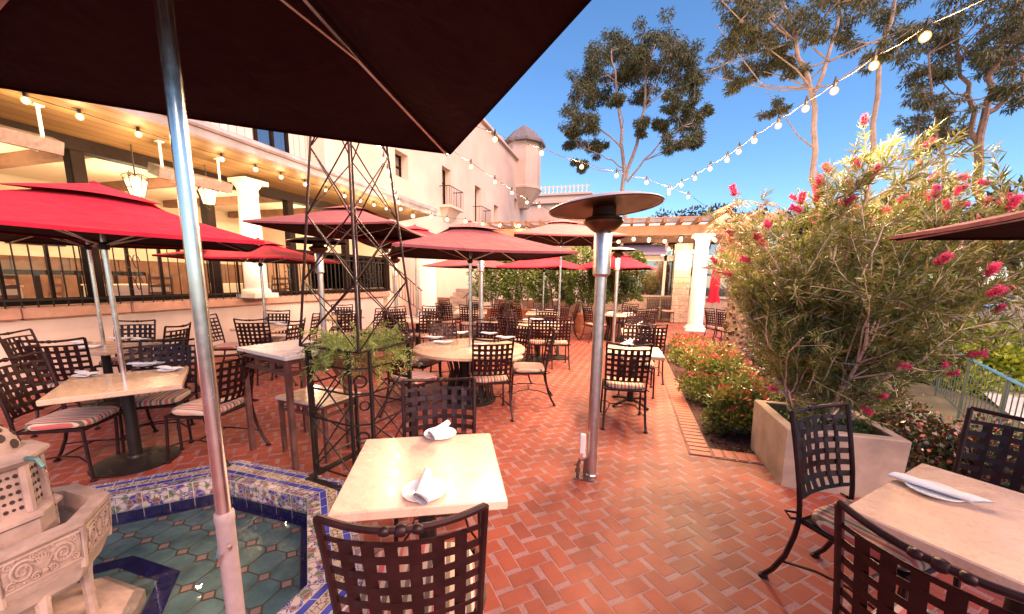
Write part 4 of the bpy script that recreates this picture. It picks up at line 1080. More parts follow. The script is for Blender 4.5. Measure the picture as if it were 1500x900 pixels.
# round table
square_table(-2.0, 4.68, 0, 1.50, 'large round stone table in the middle pierced by the central umbrella pole', 'stone2', 'round stone topped tables', round_=True)
for px, py, yw, w in ((636, 496, 10, 'left back of the round table'), (650, 503, 20, 'left front of the round table'), (674, 489, 40, 'far side of the round table'), (717, 490, 10, 'far right of the round table'), (740, 496, 5, 'right side of the round table'), (700, 507, 30, 'near the pole on the round table')):
    p = at(px, py, .74); setting(p[0], p[1], .74, yw, 'on the ' + w, True)
chair_back(-2.52, 3.62, 68, 'woven iron chair left front of the round table by the trellis', 'woven iron chairs')
chair_back(-1.42, 3.98, 118, 'woven iron chair at the right front of the round table with its back to us', 'woven iron chairs')
chair_back(-.92, 5.02, 198, 'woven iron chair right of the round table turned towards it', 'woven iron chairs')
chair_back(-1.62, 5.80, -108, 'woven iron chair at the far right of the round table facing us', 'woven iron chairs')
chair_back(-2.25, 5.92, -80, 'woven iron chair at the far side of the round table behind the umbrella pole', 'woven iron chairs')
chair_back(-2.85, 5.55, -45, 'woven iron chair at the far left of the round table', 'woven iron chairs')
chair_back(-3.15, 4.75, -5, 'woven iron chair at the left side of the round table', 'woven iron chairs')
# T6 and behind
square_table(-1.71, 7.62, 12, .85, 'stone table behind the round table between two silver poles', 'stone')
for px, py, yw, w in ((775, 470, 20, 'left on the table behind the round table'), (786, 469, 0, 'middle of the table behind the round table'), (805, 474, 0, 'right on the table behind the round table')):
    p = at(px, py, .74); setting(p[0], p[1], .74, yw, w, True)
chair_back(-1.50, 6.82, 100, 'woven iron chair left of the umbrella foot with its back to us', 'woven iron chairs')
chair_back(-2.45, 7.95, -25, 'woven iron chair left of the table behind the round table', 'woven iron chairs')
chair_back(-1.15, 6.9, 112, 'woven iron chair close beside the standing umbrella foot', 'woven iron chairs')
chair_back(-1.75, 8.5, -88, 'woven iron chair on the far side of the table behind the round table', 'woven iron chairs')
chair_back(-2.2, 6.85, 65, 'woven iron chair at the near left of the table behind the round table', 'woven iron chairs')
square_table(-4.3, 10.2, 20, .9, 'long stone table in front of the hedge near the stairs', 'stone', sidey=1.3)
for px, py, yw, w in ((672, 451, 0, 'left on the long table near the stairs'), (715, 452, 10, 'right on the long table near the stairs'), (700, 450, 10, 'middle of the long table near the stairs')):
    p = at(px, py, .74); setting(p[0], p[1], .74, yw, w, True)
for x, y, h_, l in ((-4.75, 9.25, 85, 'dark woven iron chair at the left of the long table near the stairs'), (-3.95, 9.1, 105, 'dark woven iron chair at the near side of the long table near the stairs'), (-3.3, 9.75, 155, 'dark woven iron chair at the right of the long table near the stairs'), (-5.35, 10.5, -10, 'woven iron chair at the left end of the long table near the stairs'), (-4.6, 11.25, -75, 'woven iron chair on the far side of the long table by the stairs'), (-3.6, 11.2, -120, 'woven iron chair on the far side of the long table by the hedge'), (-3.2, 10.6, 190, 'woven iron chair at the right end of the long table near the stairs')):
    chair_back(x, y, h_, l, 'woven iron chairs')
square_table(-2.25, 10.5, 10, .9, 'stone table in front of the hedge under a red umbrella', 'stone')
for px, py, yw, w in ((785, 455, 0, 'left on the table in front of the hedge'), (806, 455, 0, 'right on the table in front of the hedge')):
    p = at(px, py, .74); setting(p[0], p[1], .74, yw, w, True)
for x, y, h_, l in ((-2.9, 9.95, 50, 'woven iron chair at the near left of the table in front of the hedge'), (-1.6, 9.8, 130, 'woven iron chair at the near right of the table in front of the hedge'), (-2.5, 11.45, -80, 'woven iron chair between the table and the hedge'), (-1.3, 10.8, 190, 'woven iron chair at the right of the hedge table beside the terracotta pot')):
    chair_back(x, y, h_, l, 'woven iron chairs')
# tables in a line by the planting bed
square_table(.12, 5.22, 2, .72, 'stone table behind the big patio heater with a dark chair before it', 'stone', base='cross')
p = at(918, 506, .74); setting(p[0], p[1], .74, 60, 'on the table behind the big patio heater')
chair_back(.04, 4.22, 93, 'dark woven iron chair just right of the big patio heater with its back to us', 'woven iron chairs')
chair_back(.22, 6.15, -92, 'woven iron chair on the far side of the table behind the big heater', 'woven iron chairs')
square_table(.30, 7.35, 2, .72, 'second stone table in the row along the planting bed', 'stone', base='cross')
p = at(936, 477, .74); setting(p[0], p[1], .74, 60, 'on the second table along the planting bed')
chair_back(.42, 6.42, 95, 'woven iron chair at the near side of the second table along the bed', 'woven iron chairs')
chair_back(.25, 8.3, -92, 'woven iron chair at the far side of the second table along the bed', 'woven iron chairs')
square_table(-.22, 11, 0, 1.0, 'round table in front of the hedge behind the second patio heater', 'stone', 'round stone topped tables', round_=True)
setting(-.4, 10.9, .74, 30, 'left on the round table in front of the hedge'); setting(.05, 10.8, .74, 0, 'right on the round table in front of the hedge')
for x, y, h_, l in ((.75, 10.6, 155, 'woven iron chair right of the round table in front of the hedge'), (-1.05, 10.35, 35, 'woven iron chair left of the round hedge table beside the terracotta pot'), (.1, 11.9, -105, 'woven iron chair on the far side of the round hedge table'), (.35, 9.95, 115, 'woven iron chair at the near side of the round hedge table')):
    chair_back(x, y, h_, l, 'woven iron chairs')
square_table(3.0, 11.3, 15, 1.0, 'white topped table beyond the palm at the right of the column', 'slab', 'round stone topped tables', round_=True)
for x, y, h_, l in ((2.05, 11.0, 15, 'woven iron chair left of the table beyond the palm'), (2.35, 10.5, 50, 'woven iron chair at the near left of the table beyond the palm'), (3.7, 10.9, 150, 'woven iron chair right of the table beyond the palm')):
    chair_back(x, y, h_, l, 'woven iron chairs')
chair(1.05, 16.75, -90, 'left of two high backed iron chairs against the stone wall under the windows', 'iron chairs against the back wall')
chair(1.62, 16.75, -90, 'right of two high backed iron chairs against the stone wall beside the pier', 'iron chairs against the back wall')

# bar table and low bench table
bt = thing('bar_table', 'tall narrow rusty brown steel table with a white marble top beside the trellis', 'table', (-2.93, 2.73, 0), rad(-14))
mb = MB(); mb.cbox((0, 0, .985), (.80, .60, .035), .005); mb.build('tabletop', M['slab'], bt)
for sx in (-1, 1):
    for sy in (-1, 1):
        mb = MB(); mb.box((sx * .36, sy * .265, .483), (.042, .042, .966)); mb.build('leg', M['rust'], bt)
mb = MB()
for z in (.945, .845):
    for s_ in (-1, 1): mb.box((0, s_ * .265, z), (.674, .032, .034)); mb.box((s_ * .36, 0, z), (.032, .484, .034))
for s_ in (-1, 1):
    for q in (-.12, .12): mb.box((q, s_ * .265, .895), (.034, .026, .064)); mb.box((s_ * .36, q * .8, .895), (.026, .034, .064))
mb.build('apron', M['rust'], bt)
lt = thing('low_table', 'low brown steel side table with a cream stone top under the bar table', 'table', (-2.74, 2.79, 0), rad(-6))
mb = MB(); mb.cbox((0, 0, .535), (.62, .44, .03), .005); mb.build('tabletop', M['stone'], lt)
for sx in (-1, 1):
    for sy in (-1, 1):
        mb = MB(); mb.box((sx * .275, sy * .185, .26), (.034, .034, .52)); mb.build('leg', M['rust'], lt)
mb = MB()
for z in (.505, .43):
    for s_ in (-1, 1): mb.box((0, s_ * .185, z), (.515, .026, .026)); mb.box((s_ * .275, 0, z), (.026, .335, .026))
for q in (-.15, -.05, .05, .15):
    for s_ in (-1, 1): mb.box((q, s_ * .185, .467), (.022, .02, .048))
mb.build('apron', M['rust'], lt)

# ================================================================== TRELLIS WITH FERN
OX, OY, OH, OYAW = -2.06, 2.56, .32, rad(-8)
ob = thing('iron_trellis', 'tall tapering black iron obelisk trellis with crossed bars and a planter cage', 'trellis', (OX, OY, 0), OYAW)
CH = .10; ZC = 1.12
corners = []
for k in range(4):
    sx, sy = ((-1, -1), (1, -1), (1, 1), (-1, 1))[k]
    a_ = (sx * (OH - CH), sy * OH); b_ = (sx * OH, sy * (OH - CH))
    corners += [a_, b_] if k in (1, 3) else [b_, a_]
# order round the octagon: for k=0 (-,-): (-OH, -(OH-CH)), (-(OH-CH), -OH); k=1: ...
mb = MB()
for (x, y) in corners: mb.box((x, y, ZC / 2), (.019, .019, ZC))
mb.build('cage_legs', M['blackiron'], ob)
n = 8
for z in (.14, .56, .80, .99, ZC):
    mb = MB()
    for i in range(n):
        a_, b_ = corners[i], corners[(i + 1) % n]
        if z == .14 and i % 2 == 0: pass
        mb.bar((*a_, z), (*b_, z), .0075, 5)
    mb.build('cage_ring', M['blackiron'], ob)
mb = MB()
for i in range(1, n, 2):
    a_, b_ = corners[i], corners[(i + 1) % n]
    for z0, z1 in ((.14, .56), (.56, .99)):
        mid = ((a_[0] + b_[0]) / 2, (a_[1] + b_[1]) / 2)
        mb.bar((*a_, z0), (*b_, z1), .0065, 5); mb.bar((*b_, z0), (*a_, z1), .0065, 5)
mb.build('cross_bars', M['blackiron'], ob)
for i in range(0, n, 2):
    a_, b_ = Vector((*corners[i], 0)), Vector((*corners[(i + 1) % n], 0)); c = (a_ + b_) / 2; u = (b_ - a_).normalized()
    for z in (.895, .46):
        mb = MB(); mb.tube([c + u * (.042 * math.cos(t)) + Vector((0, 0, z + .042 * math.sin(t))) for t in np.linspace(0, 2 * PI, 17)[:-1]], .008, 5, closed=True)
        mb.build('ornament_ring', M['blackiron'], ob)
mb = MB(); mb.box((0, OH, .012), (2 * OH, .05, .022)); mb.box((0, -OH, .012), (2 * OH, .05, .022)); mb.box((-OH, 0, .013), (.05, 2 * OH - .05, .02)); mb.box((OH, 0, .013), (.05, 2 * OH - .05, .02)); mb.build('foot_frame', M['blackiron'], ob)
ZT = 3.9
def leg_pt(k, z):
    s_ = 1 - (z - ZC) / (5.0 - ZC); sx, sy = ((-1, -1), (1, -1), (1, 1), (-1, 1))[k]
    return Vector((sx * OH * .96 * s_, sy * OH * .96 * s_, z))
for k in range(4):
    mb = MB(); mb.bar(leg_pt(k, ZC), leg_pt(k, ZT), .0095, 6); mb.build('spire_leg', M['iron'], ob)
tiers = [ZC, 1.62, 2.10, 2.58, 3.05, 3.5, ZT]
mb = MB()
for z0, z1 in zip(tiers, tiers[1:]):
    for k in range(4):
        l = (k + 1) % 4; mb.bar(leg_pt(k, z0), leg_pt(l, z1), .0055, 5); mb.bar(leg_pt(l, z0), leg_pt(k, z1), .0055, 5)
for k in range(4): mb.bar(leg_pt(k, ZC), leg_pt((k + 1) % 4, ZC), .011, 5); mb.bar(leg_pt(k, ZT), leg_pt((k + 1) % 4, ZT), .011, 5)
mb.build('spire_cross_bars', M['iron'], ob)
mb = MB(); mb.lathe([(.14, ZT), (.02, ZT + .35), (.05, ZT + .42), (0, ZT + .5)], 8); mb.build('finial', M['iron'], ob)
fp = thing('fern_planter', 'terracotta planter with feathery light green fern set in the iron trellis', 'plant', (OX, OY, .82), OYAW)
mb = MB(); mb.lathe([(.17, .0), (.27, .22), (.285, .225), (.285, .265), (.25, .265), (.24, .22)], 28); mb.build('pot', M['terracotta'], fp, True)
mb = MB(); mb.lathe([(.24, .21), (0, .23)], 20); mb.build('soil', M['mulch'], fp)
cs_, ds_ = [], []
for i in range(230):
    a_ = RNG.uniform(0, 2 * PI); L = RNG.uniform(.15, .36); el = RNG.uniform(.1, 1.2); p = np.array([RNG.uniform(0, .2) * math.cos(a_), RNG.uniform(0, .2) * math.sin(a_), .24])
    v = np.array([math.cos(a_) * math.cos(el), math.sin(a_) * math.cos(el), math.sin(el)])
    for q in range(14):
        v = v + np.array([0, 0, -.11]) + RNG.normal(0, .05, 3); v /= np.linalg.norm(v); p = p + v * L / 14
        for w_ in range(5):
            d_ = v * .5 + RNG.normal(0, .7, 3); cs_.append(p + RNG.normal(0, .006, 3)); ds_.append(d_)
leaf_mesh('fern_fronds', cs_, ds_, RNG.uniform(.022, .05, len(cs_)), .007, M['leaf_fern'], fp)

# ================================================================== UMBRELLAS
def canopy_mesh(mat, S, rim, apex, val=.05, n=8, sag=.035):
    mb = MB(); h = S / 2
    cs = [(-h, -h), (h, -h), (h, h), (-h, h)]
    for k in range(4):
        a_, b_ = cs[k], cs[(k + 1) % 4]; vs = []; fs = []
        for i in range(n + 1):
            t = i / n
            for j in range(n + 1):
                s_ = j / n; ex = a_[0] + (b_[0] - a_[0]) * s_; ey = a_[1] + (b_[1] - a_[1]) * s_
                bulge = math.sin(PI * s_)
                z = apex + (rim - apex) * t - sag * bulge * math.sin(PI * t * .5) * t * .6 - .02 * math.sin(PI * t)
                sh = 1 - .018 * bulge * t
                vs.append((ex * t * sh, ey * t * sh, z))
        w = n + 1
        for i in range(n):
            for j in range(n): fs.append((i * w + j, (i + 1) * w + j, (i + 1) * w + j + 1, i * w + j + 1))
        base = n * w; m0 = len(vs)
        for j in range(n + 1): x, y, z = vs[base + j]; vs.append((x * 1.001, y * 1.001, z - val))
        for j in range(n): fs.append((base + j, m0 + j, m0 + j + 1, base + j + 1))
        mb.add(vs, fs)
    return mb
def umbrella(x, y, rim, apex, S, yaw, mat, label, zbase=0, pole_r=.021, foot=None, tilt=(0, 0), vent=.36, polem='chrome', near=False):
    t = thing('patio_umbrella', label, 'umbrella', (x, y, 0), rad(yaw), 'square patio umbrellas')
    Tm = Matrix.Rotation(tilt[0], 3, 'X') @ Matrix.Rotation(tilt[1], 3, 'Y')
    def tilted(mb):
        out = []
        for v in mb.v:
            q = Vector((v[0], v[1], v[2] - rim)); q = Tm @ q; out.append((q.x, q.y, q.z + rim))
        mb.v = out; return mb
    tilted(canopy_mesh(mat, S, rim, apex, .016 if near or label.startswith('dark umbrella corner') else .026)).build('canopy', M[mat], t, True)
    mb = canopy_mesh(mat, S * .994, rim - .007, apex - .007, .012); tilted(mb).build('shade_layer', M['canopy_shaded'], t, True)  # added dark layer: the shade under the canopy is painted into its colour
    mb = MB(); hv = vent; vs = []; n = 8
    slope = (apex - rim) / (S / 2)
    for k in range(4):
        cs = [(-hv, -hv), (hv, -hv), (hv, hv), (-hv, hv)]; a_, b_ = cs[k], cs[(k + 1) % 4]; vs = []; fs = []
        for i in range(5):
            q = i / 4
            for j in range(n + 1):
                s_ = j / n; bl = math.sin(PI * s_); sh = q * (1 - .22 * bl * q)
                ex, ey = a_[0] + (b_[0] - a_[0]) * s_, a_[1] + (b_[1] - a_[1]) * s_
                vs.append((ex * sh, ey * sh, apex + .026 - slope * hv * q * (1 - .22 * bl * q) + .004 * bl * q))
        for i in range(4):
            for j in range(n): fs.append((i * 9 + j, (i + 1) * 9 + j, (i + 1) * 9 + j + 1, i * 9 + j + 1))
        mb.add(vs, fs)
    tilted(mb).build('vent_cap', M[mat], t, True)
    h = S / 2
    tips = [(sx * h * .97, sy * h * .97) for sx, sy in ((-1, -1), (1, -1), (1, 1), (-1, 1))]
    zh = rim + .15 if near else rim - .10
    for tx, ty in tips:
        lowz = rim - .028 if tx * ty != 0 else rim - .045
        mb = MB(); mb.tube([(0, 0, apex - .06), (tx * .5, ty * .5, (apex + lowz) / 2 - .045), (tx, ty, lowz)], .008 if not near else .009, 5); tilted(mb)
        mb.build('rib', M['satin'], t)
    for tx, ty in tips[:4]:
        mb = MB(); mb.bar((0, 0, zh), (tx * .5, ty * .5, (apex + rim - .028) / 2 - .045), .007, 5); tilted(mb); mb.build('strut', M['satin'], t)
    mb = MB(); mb.lathe([(.03, zh - .03), (.04, zh), (.03, zh + .03)], 12); mb.build('runner', M['blackiron'], t, True)
    mb = MB(); mb.lathe([(.05, apex - .10), (.055, apex - .05), (.03, apex - .02)], 12); mb.build('hub', M['blackiron'], t, True)
    mb = MB(); mb.lathe([(pole_r, zbase), (pole_r, apex)], 24 if near else 14); mb.build('pole', M[polem], t, True)
    mb = MB(); mb.lathe([(0, apex + .0), (.03, apex + .024), (.02, apex + .036), (0, apex + .042)], 10); mb.build('finial', M[mat], t, True)
    if foot == 'plate':
        mb = MB(); mb.lathe([(.24, 0), (.24, .02), (.20, .04), (.05, .055), (.035, .09), (.03, .34), (.022, .35)], 24); mb.build('foot', M['blackiron'], t, True)
    return t
um = umbrella(-1.10, .735, 2.36, 2.72, 1.92, 41, 'canopy_shaded', 'near dark burgundy umbrella overhead with a polished pole beside the pool', 0, .019, None, vent=.4, near=True, tilt=(0, 0))
mb = MB(); mb.lathe([(.024, .02), (.024, .93), (.0255, .935), (.0255, .955), (.0245, .96), (.0192, .962)], 24); mb.lathe([(.26, 0), (.26, .025), (.06, .05), (.04, .14), (.026, .15)], 28); mb.build('lower_tube', M['sleeve'], um, True)
mb = MB(); ca = Vector((math.cos(rad(-71)), math.sin(rad(-71)), 0)); q = Vector((0, 0, .87))
mb.bar(q - ca * .042, q + ca * .06, .0045, 6); mb.tube([q + ca * .055, q + ca * .057 + Vector((0, 0, .012))], .006, 6)
d_ = Vector((-ca.y, ca.x, 0)) * -.028
mb.tube([q - ca * .04, q - ca * .045 + d_ * .6 + Vector((0, 0, -.035)), q - ca * .02 + d_ + Vector((0, 0, -.06)), q + ca * .02 + d_ + Vector((0, 0, -.055)), q + ca * .032 + d_ * .6 + Vector((0, 0, -.02))], .0025, 5); mb.build('locking_pin', M['chrome'], um, True)
umbrella(-4.10, 2.07, 1.97, 2.33, 2.05, 54, 'canopy_red', 'large bright red umbrella over the tan pool table at the left', .2, .019, tilt=(.02, .04), vent=.42)
umbrella(-6.32, 3.04, 2.06, 2.34, 2.05, 48, 'canopy_mauve', 'faded maroon umbrella behind the large red one, mostly hidden below it', .2)
umbrella(-6.18, 5.2, 1.94, 2.26, 1.95, 16, 'canopy_red', 'small bright red umbrella by the wall behind the near pole', .2)
umbrella(-4.40, 5.45, 2.41, 2.80, 2.15, 14, 'canopy_mauve', 'faded maroon umbrella seen through the iron trellis at the left', 0, foot='plate')
umbrella(-2.0, 4.70, 1.98, 2.35, 2.05, 37, 'canopy_mauve', 'faded maroon umbrella in the middle over the round table', .2)
umbrella(-1.35, 7.9, 2.47, 2.85, 2.05, 20, 'canopy_mauve', 'tall faded maroon umbrella on a black round foot behind the heater dome', 0, foot='plate')
umbrella(-4.3, 10.2, 2.0, 2.36, 1.95, 68, 'canopy_mauve', 'faded maroon umbrella low behind the central one near the stairs', .2)
umbrella(-4.45, 7.45, 2.36, 2.74, 2.0, 25, 'canopy_red', 'red umbrella behind the trellis at the wall end, partly hidden by maroon ones', .2)
umbrella(-2.25, 10.5, 1.99, 2.37, 1.95, 73, 'canopy_red', 'red umbrella in front of the hedge left of the big heater pole', .2)
umbrella(-.3, 11.7, 2.03, 2.46, 2.0, 80, 'canopy_red', 'red umbrella in front of the hedge right of the big heater pole', .2)
umbrella(3.25, 11.3, 2.05, 2.5, 2.0, 25, 'canopy_plum', 'dark plum umbrella beside the white column at the right', .2)
umbrella(2.07, 1.64, 1.91, 2.14, 1.74, 81, 'canopy_mauve', 'dark umbrella corner entering at the right edge in front of the bottlebrush', 0, foot=None)
# closed umbrella behind the column
cu = thing('closed_umbrella', 'closed dark red umbrella standing right of the white column', 'umbrella', (3.05, 15.6, 0))
mb = MB(); vs = []; n = 20
prof = [(.03, 2.45), (.09, 2.3), (.13, 1.9), (.15, 1.5), (.13, 1.25), (.19, 1.0), (.21, .92)]
for r_, z in prof:
    for k in range(n):
        a_ = 2 * PI * k / n; q = r_ * (1 + .22 * math.sin(5 * a_ + z)); vs.append((q * math.cos(a_), q * math.sin(a_), z + .03 * math.sin(4 * a_)))
mb.add(vs, [(i * n + k, i * n + (k + 1) % n, (i + 1) * n + (k + 1) % n, (i + 1) * n + k) for i in range(6) for k in range(n)]); mb.build('furled_canopy', M['canopy_red'], cu, True)
mb = MB(); mb.lathe([(.02, 0), (.02, 2.5)], 10); mb.lathe([(.24, 0), (.24, .03), (.03, .06)], 20); mb.build('pole', M['satin'], cu)

# ================================================================== PATIO HEATERS
def heater(x, y, s, rimz, dome_r, label, tilt=0, detail=False):
    t = thing('patio_heater', label, 'heater', (x, y, 0), 0, 'mushroom patio heaters')
    r = .045 * s; zt = rimz - .50
    mb = MB(); mb.lathe([(r, 0), (r, zt + .02)], 24); mb.build('post', M['satin'], t, True)
    mb = MB(); mb.lathe([(r * 1.1, zt - .02), (r * 1.5, zt), (r * 1.5, zt + .30), (r * 1.3, zt + .315)], 24); mb.build('burner_sleeve', M['satin'], t, True)
    mb = MB(); mb.lathe([(r * 1.4, zt + .315), (r * 2.2, zt + .34), (r * 3.3, zt + .385), (r * 3.35, zt + .395), (r * 3.2, zt + .405), (r * 3.1, zt + .42), (r * 2.1, zt + .44)], 32); mb.build('burner_bowl', M['sootsteel'], t, True)
    Tm = Matrix.Rotation(tilt, 3, 'Y')
    mb = MB(); mb.lathe([(r * 2.0, zt + .43), (r * 1.95, rimz + .058)], 24); mb.build('emitter', simple('dark_emitter_mesh', (.05, .022, .015), .6, metal=.6, var=.3, scale=30), t, True)
    mb = MB(); D = dome_r
    top = [(D, 0), (D * .97, .012 * s), (D * .8, .036), (D * .55, .06), (D * .3, .072), (0, .076)]; und = [(0, .066), (D * .3, .062), (D * .55, .05), (D * .8, .026), (D * .955, .004), (D * .985, -.008), (D, 0)]
    mb.lathe(top, 48, (0, 0, rimz), M['domeshell'], Tm); mb.lathe(und, 48, (0, 0, rimz), M['sootsteel'], Tm); mb.build('reflector_dome', None, t, True)
    mb = MB(); mb.lathe([(r * 1.2, 0), (r * 1.2, .02), (r, .03)], 20); mb.build('floor_collar', M['satin'], t)
    if detail:
        mb = MB(); mb.cbox((-.075, -.045, .30), (.045, .04, .17), .006); mb.box((-.06, -.03, .19), (.02, .02, .06)); mb.build('switch_box', M['white'], t)
        mb = MB(); mb.tube([(-.105, -.06, .0), (-.105, -.06, .12), (-.09, -.055, .16), (-.05, -.03, .165)], .015, 8); mb.tube([(-.105, -.06, .05), (-.105, -.06, .085)], .022, 8); mb.tube([(-.135, -.06, .11), (-.09, -.06, .11)], .008, 6); mb.build('gas_pipe', M['rust'], t, True)
        mb = MB(); mb.box((-.05, -.035, .004), (.17, .14, .008)); mb.box((-.05, -.02, .08), (.03, .02, .15)); mb.build('floor_plate', M['rust'], t)
    return t
heater(-.205, 3.09, 1.0, 2.20, .425, 'tall steel patio heater with wide dome standing in the centre right foreground', rad(-5), True)
heater(-.28, 10.3, 1.0, 2.42, .43, 'patio heater behind the big one, its white dome near the pergola lights')
heater(-5.05, 5.35, 1.0, 2.22, .47, 'patio heater by the pink wall left of the iron trellis')
heater(-5.75, 8.6, 1.0, 2.2, .38, 'patio heater seen through the right bay of the iron trellis')
heater(-2.75, 7.0, 1.0, 2.3, .42, 'patio heater whose dome hides behind the central umbrella')

# ================================================================== STRING LIGHTS
bulb_me = None
def string_lights(pts, label, power, sag=.10, bulb_at=None, r=.036, drop=.09):
    global bulb_me
    pts = [Vector(p) for p in pts]
    t = thing('string_lights', label, 'string lights', tuple(pts[0]), 0, 'strings of bulbs over the patio')
    o0 = pts[0]; mb = MB(); line = []
    for a_, b_ in zip(pts, pts[1:]):
        for q in np.linspace(0, 1, 5)[:-1]: line.append(a_.lerp(b_, q) - Vector((0, 0, sag * .25 * math.sin(PI * q))) - o0)
    line.append(pts[-1] - o0)
    mb.tube(line, .006, 5); mb.build('wire', M['blackiron'], t)
    for i, p in enumerate(pts if bulb_at is None else [pts[k] for k in bulb_at]):
        q = p - o0
        if bulb_me is None:
            mbb = MB(); mbb.lathe([(.012, .056)] + [(.050 * math.sin(a_), .004 + .050 * math.cos(a_)) for a_ in np.linspace(.3, PI, 9)], 14, mat=M['bulb_halo']); mbb.lathe([(0, .04)] + [(.036 * math.sin(a_), .004 + .036 * math.cos(a_)) for a_ in np.linspace(.3, PI, 7)], 10, mat=M['bulb'])
            b = mbb.build('bulb', None, t, True); bulb_me = b.data
        else:
            b = bpy.data.objects.new('bulb', bulb_me); COL.objects.link(b); b.parent = t
        b.location = (q.x, q.y, q.z - drop); b.scale = [r / .036] * 3
        s_ = bpy.data.objects.get('socket_proto')
        mb = MB(); mb.lathe([(.018, -.05), (.02, -.01), (.008, .05)], 6, (q.x, q.y, q.z - drop + .095)); mb.build('socket', M['blackiron'], t)
        if power: lamp((p.x, p.y, p.z - drop - .07), power, (1, .66, .36), .05)
    return t
def T3(lst, z): return [at(px, py, z if not isinstance(z, (list, tuple)) else z[i]) + np.array([0, 0, .09]) for i, (px, py) in enumerate(lst)]
string_lights([(-2.6, 4.9, 3.9)] + T3([(725, 205), (793, 225), (852, 245), (903, 258), (947, 268), (980, 279), (1008, 289)], 3.7) + [(2.1, 13.0, 3.9)], 'string of bulbs crossing the sky from the building towards the pergola', 22, bulb_at=range(1, 8), r=.031)
string_lights([(2.6, 3.6, 3.75)] + T3([(1355, 55), (1280, 97), (1222, 134), (1180, 160), (1140, 185), (1105, 207), (1082, 223), (1065, 235), (1040, 248), (1018, 262), (998, 272), (980, 284)], 3.7) + [(.8, 14.0, 3.85)], 'bright string of bulbs running above the bottlebrush shrub', 28, bulb_at=range(1, 13), r=.029)
string_lights([(-3.0, 5.2, 3.7)] + T3([(652, 220), (690, 245), (725, 267), (750, 283), (772, 297), (790, 303)], 3.7) + [(-2.3, 14.0, 3.8)], 'string of bulbs in front of the peach building hanging to the pergola', 13, bulb_at=range(1, 7), r=.031)
S4 = [at(555 + 32 * q, 215 + 92 * q, 3.6) + np.array([0, 0, .09]) for q in (0, .22, .4, .55, .68, .79, .89, 1.0)]
string_lights([(-3.4, 4.6, 3.75)] + S4 + [(-7.6, 12.0, 3.7)], 'close packed string of bulbs running away behind the iron trellis', 5, bulb_at=range(1, 9), r=.034)
S5 = T3([(605, 317), (632, 318), (655, 322), (682, 325), (707, 329), (732, 330), (760, 331)], 3.62)
string_lights(S5, 'row of small bulbs above the central umbrella below the balconies', 3, r=.05)
string_lights([(-3.4 + .5 * k, 14.1 + .02 * math.sin(k * 2), 3.12 + .05 * math.cos(k * 1.7)) for k in range(14)], 'row of bulbs hanging along the front pergola beam', 2, r=.05)
string_lights([(.1 + .55 * k, 15.3 + .1 * math.sin(k * 2.3), 3.25 + .06 * math.cos(k * 1.9)) for k in range(7)], 'row of bulbs under the pergola rafters beside the column', 2, r=.05)
E1 = [at_x(px, py, -6.95) for px, py in ((40, 160), (117, 172), (205, 212), (270, 224), (325, 233), (375, 253), (412, 262), (447, 270), (478, 281), (505, 290), (528, 297), (548, 303), (566, 309))]
string_lights([(-6.95, p[1], 3.72) for p in E1], 'row of bulbs along the boarded eave of the pavilion', 1.8, sag=.05, r=.032, drop=.07)

# ================================================================== PLANTER AND BOTTLEBRUSH
pl = thing('concrete_planter', 'square cast concrete planter box with creeping plants at the right', 'planter', (1.69, 3.81, 0), rad(1))
mb = MB(); o_, i_, hh = .40, .32, .50
def sq(r, z): return [(-r, -r, z), (r, -r, z), (r, r, z), (-r, r, z)]
b = .008
rings = [sq(o_ - .012, -.03), sq(o_, hh - b), sq(o_ - b, hh), sq(i_ + b, hh), sq(i_, hh - b), sq(i_, hh - .09)]
vs = [p for r_ in rings for p in r_]; fs = [(k * 4 + j, k * 4 + (j + 1) % 4, (k + 1) * 4 + (j + 1) % 4, (k + 1) * 4 + j) for k in range(5) for j in range(4)]
mb.add(vs, fs); mb.build('box', M['concrete'], pl)
mb = MB(); mb.quad(*sq(i_, hh - .085)); mb.build('soil', M['mulch'], pl)
n = 900; x = RNG.uniform(-.32, .32, n); y = RNG.uniform(-.32, .32, n)
leaf_mesh('creeper', np.c_[x, y, .415 + RNG.uniform(0, .07, n)], np.c_[RNG.normal(0, 1, n), RNG.normal(0, 1, n), RNG.uniform(.1, .9, n)], RNG.uniform(.025, .05, n), .022, M['leaf_ground'], pl)

def branch_path(p, d, L, n, wander, lift=0):
    pts = [np.array(p, float)]; d = np.array(d, float); d /= np.linalg.norm(d)
    for i in range(n):
        d = d + RNG.normal(0, wander, 3) + np.array([0, 0, lift]); d /= np.linalg.norm(d); pts.append(pts[-1] + d * L / n)
    return pts, d
bb = thing('bottlebrush_shrub', 'big sprawling bottlebrush shrub with pink brush flowers growing from the concrete planter', 'shrub', (1.72, 3.9, .42))
stems = MB(); lc, ld, ends = [], [], []
def add_shoot(pts, dens):
    P = np.array(pts); seg = len(P) - 1
    for i in range(seg):
        dv = P[i + 1] - P[i]; L = np.linalg.norm(dv); dv = dv / L
        k = int(L * dens)
        for q in range(k):
            t = RNG.random(); r = RNG.normal(0, 1, 3); r -= dv * (r @ dv); r /= np.linalg.norm(r)
            lc.append(P[i] + dv * L * t); ld.append(dv * RNG.uniform(.35, .95) + r * RNG.uniform(.5, 1.0))
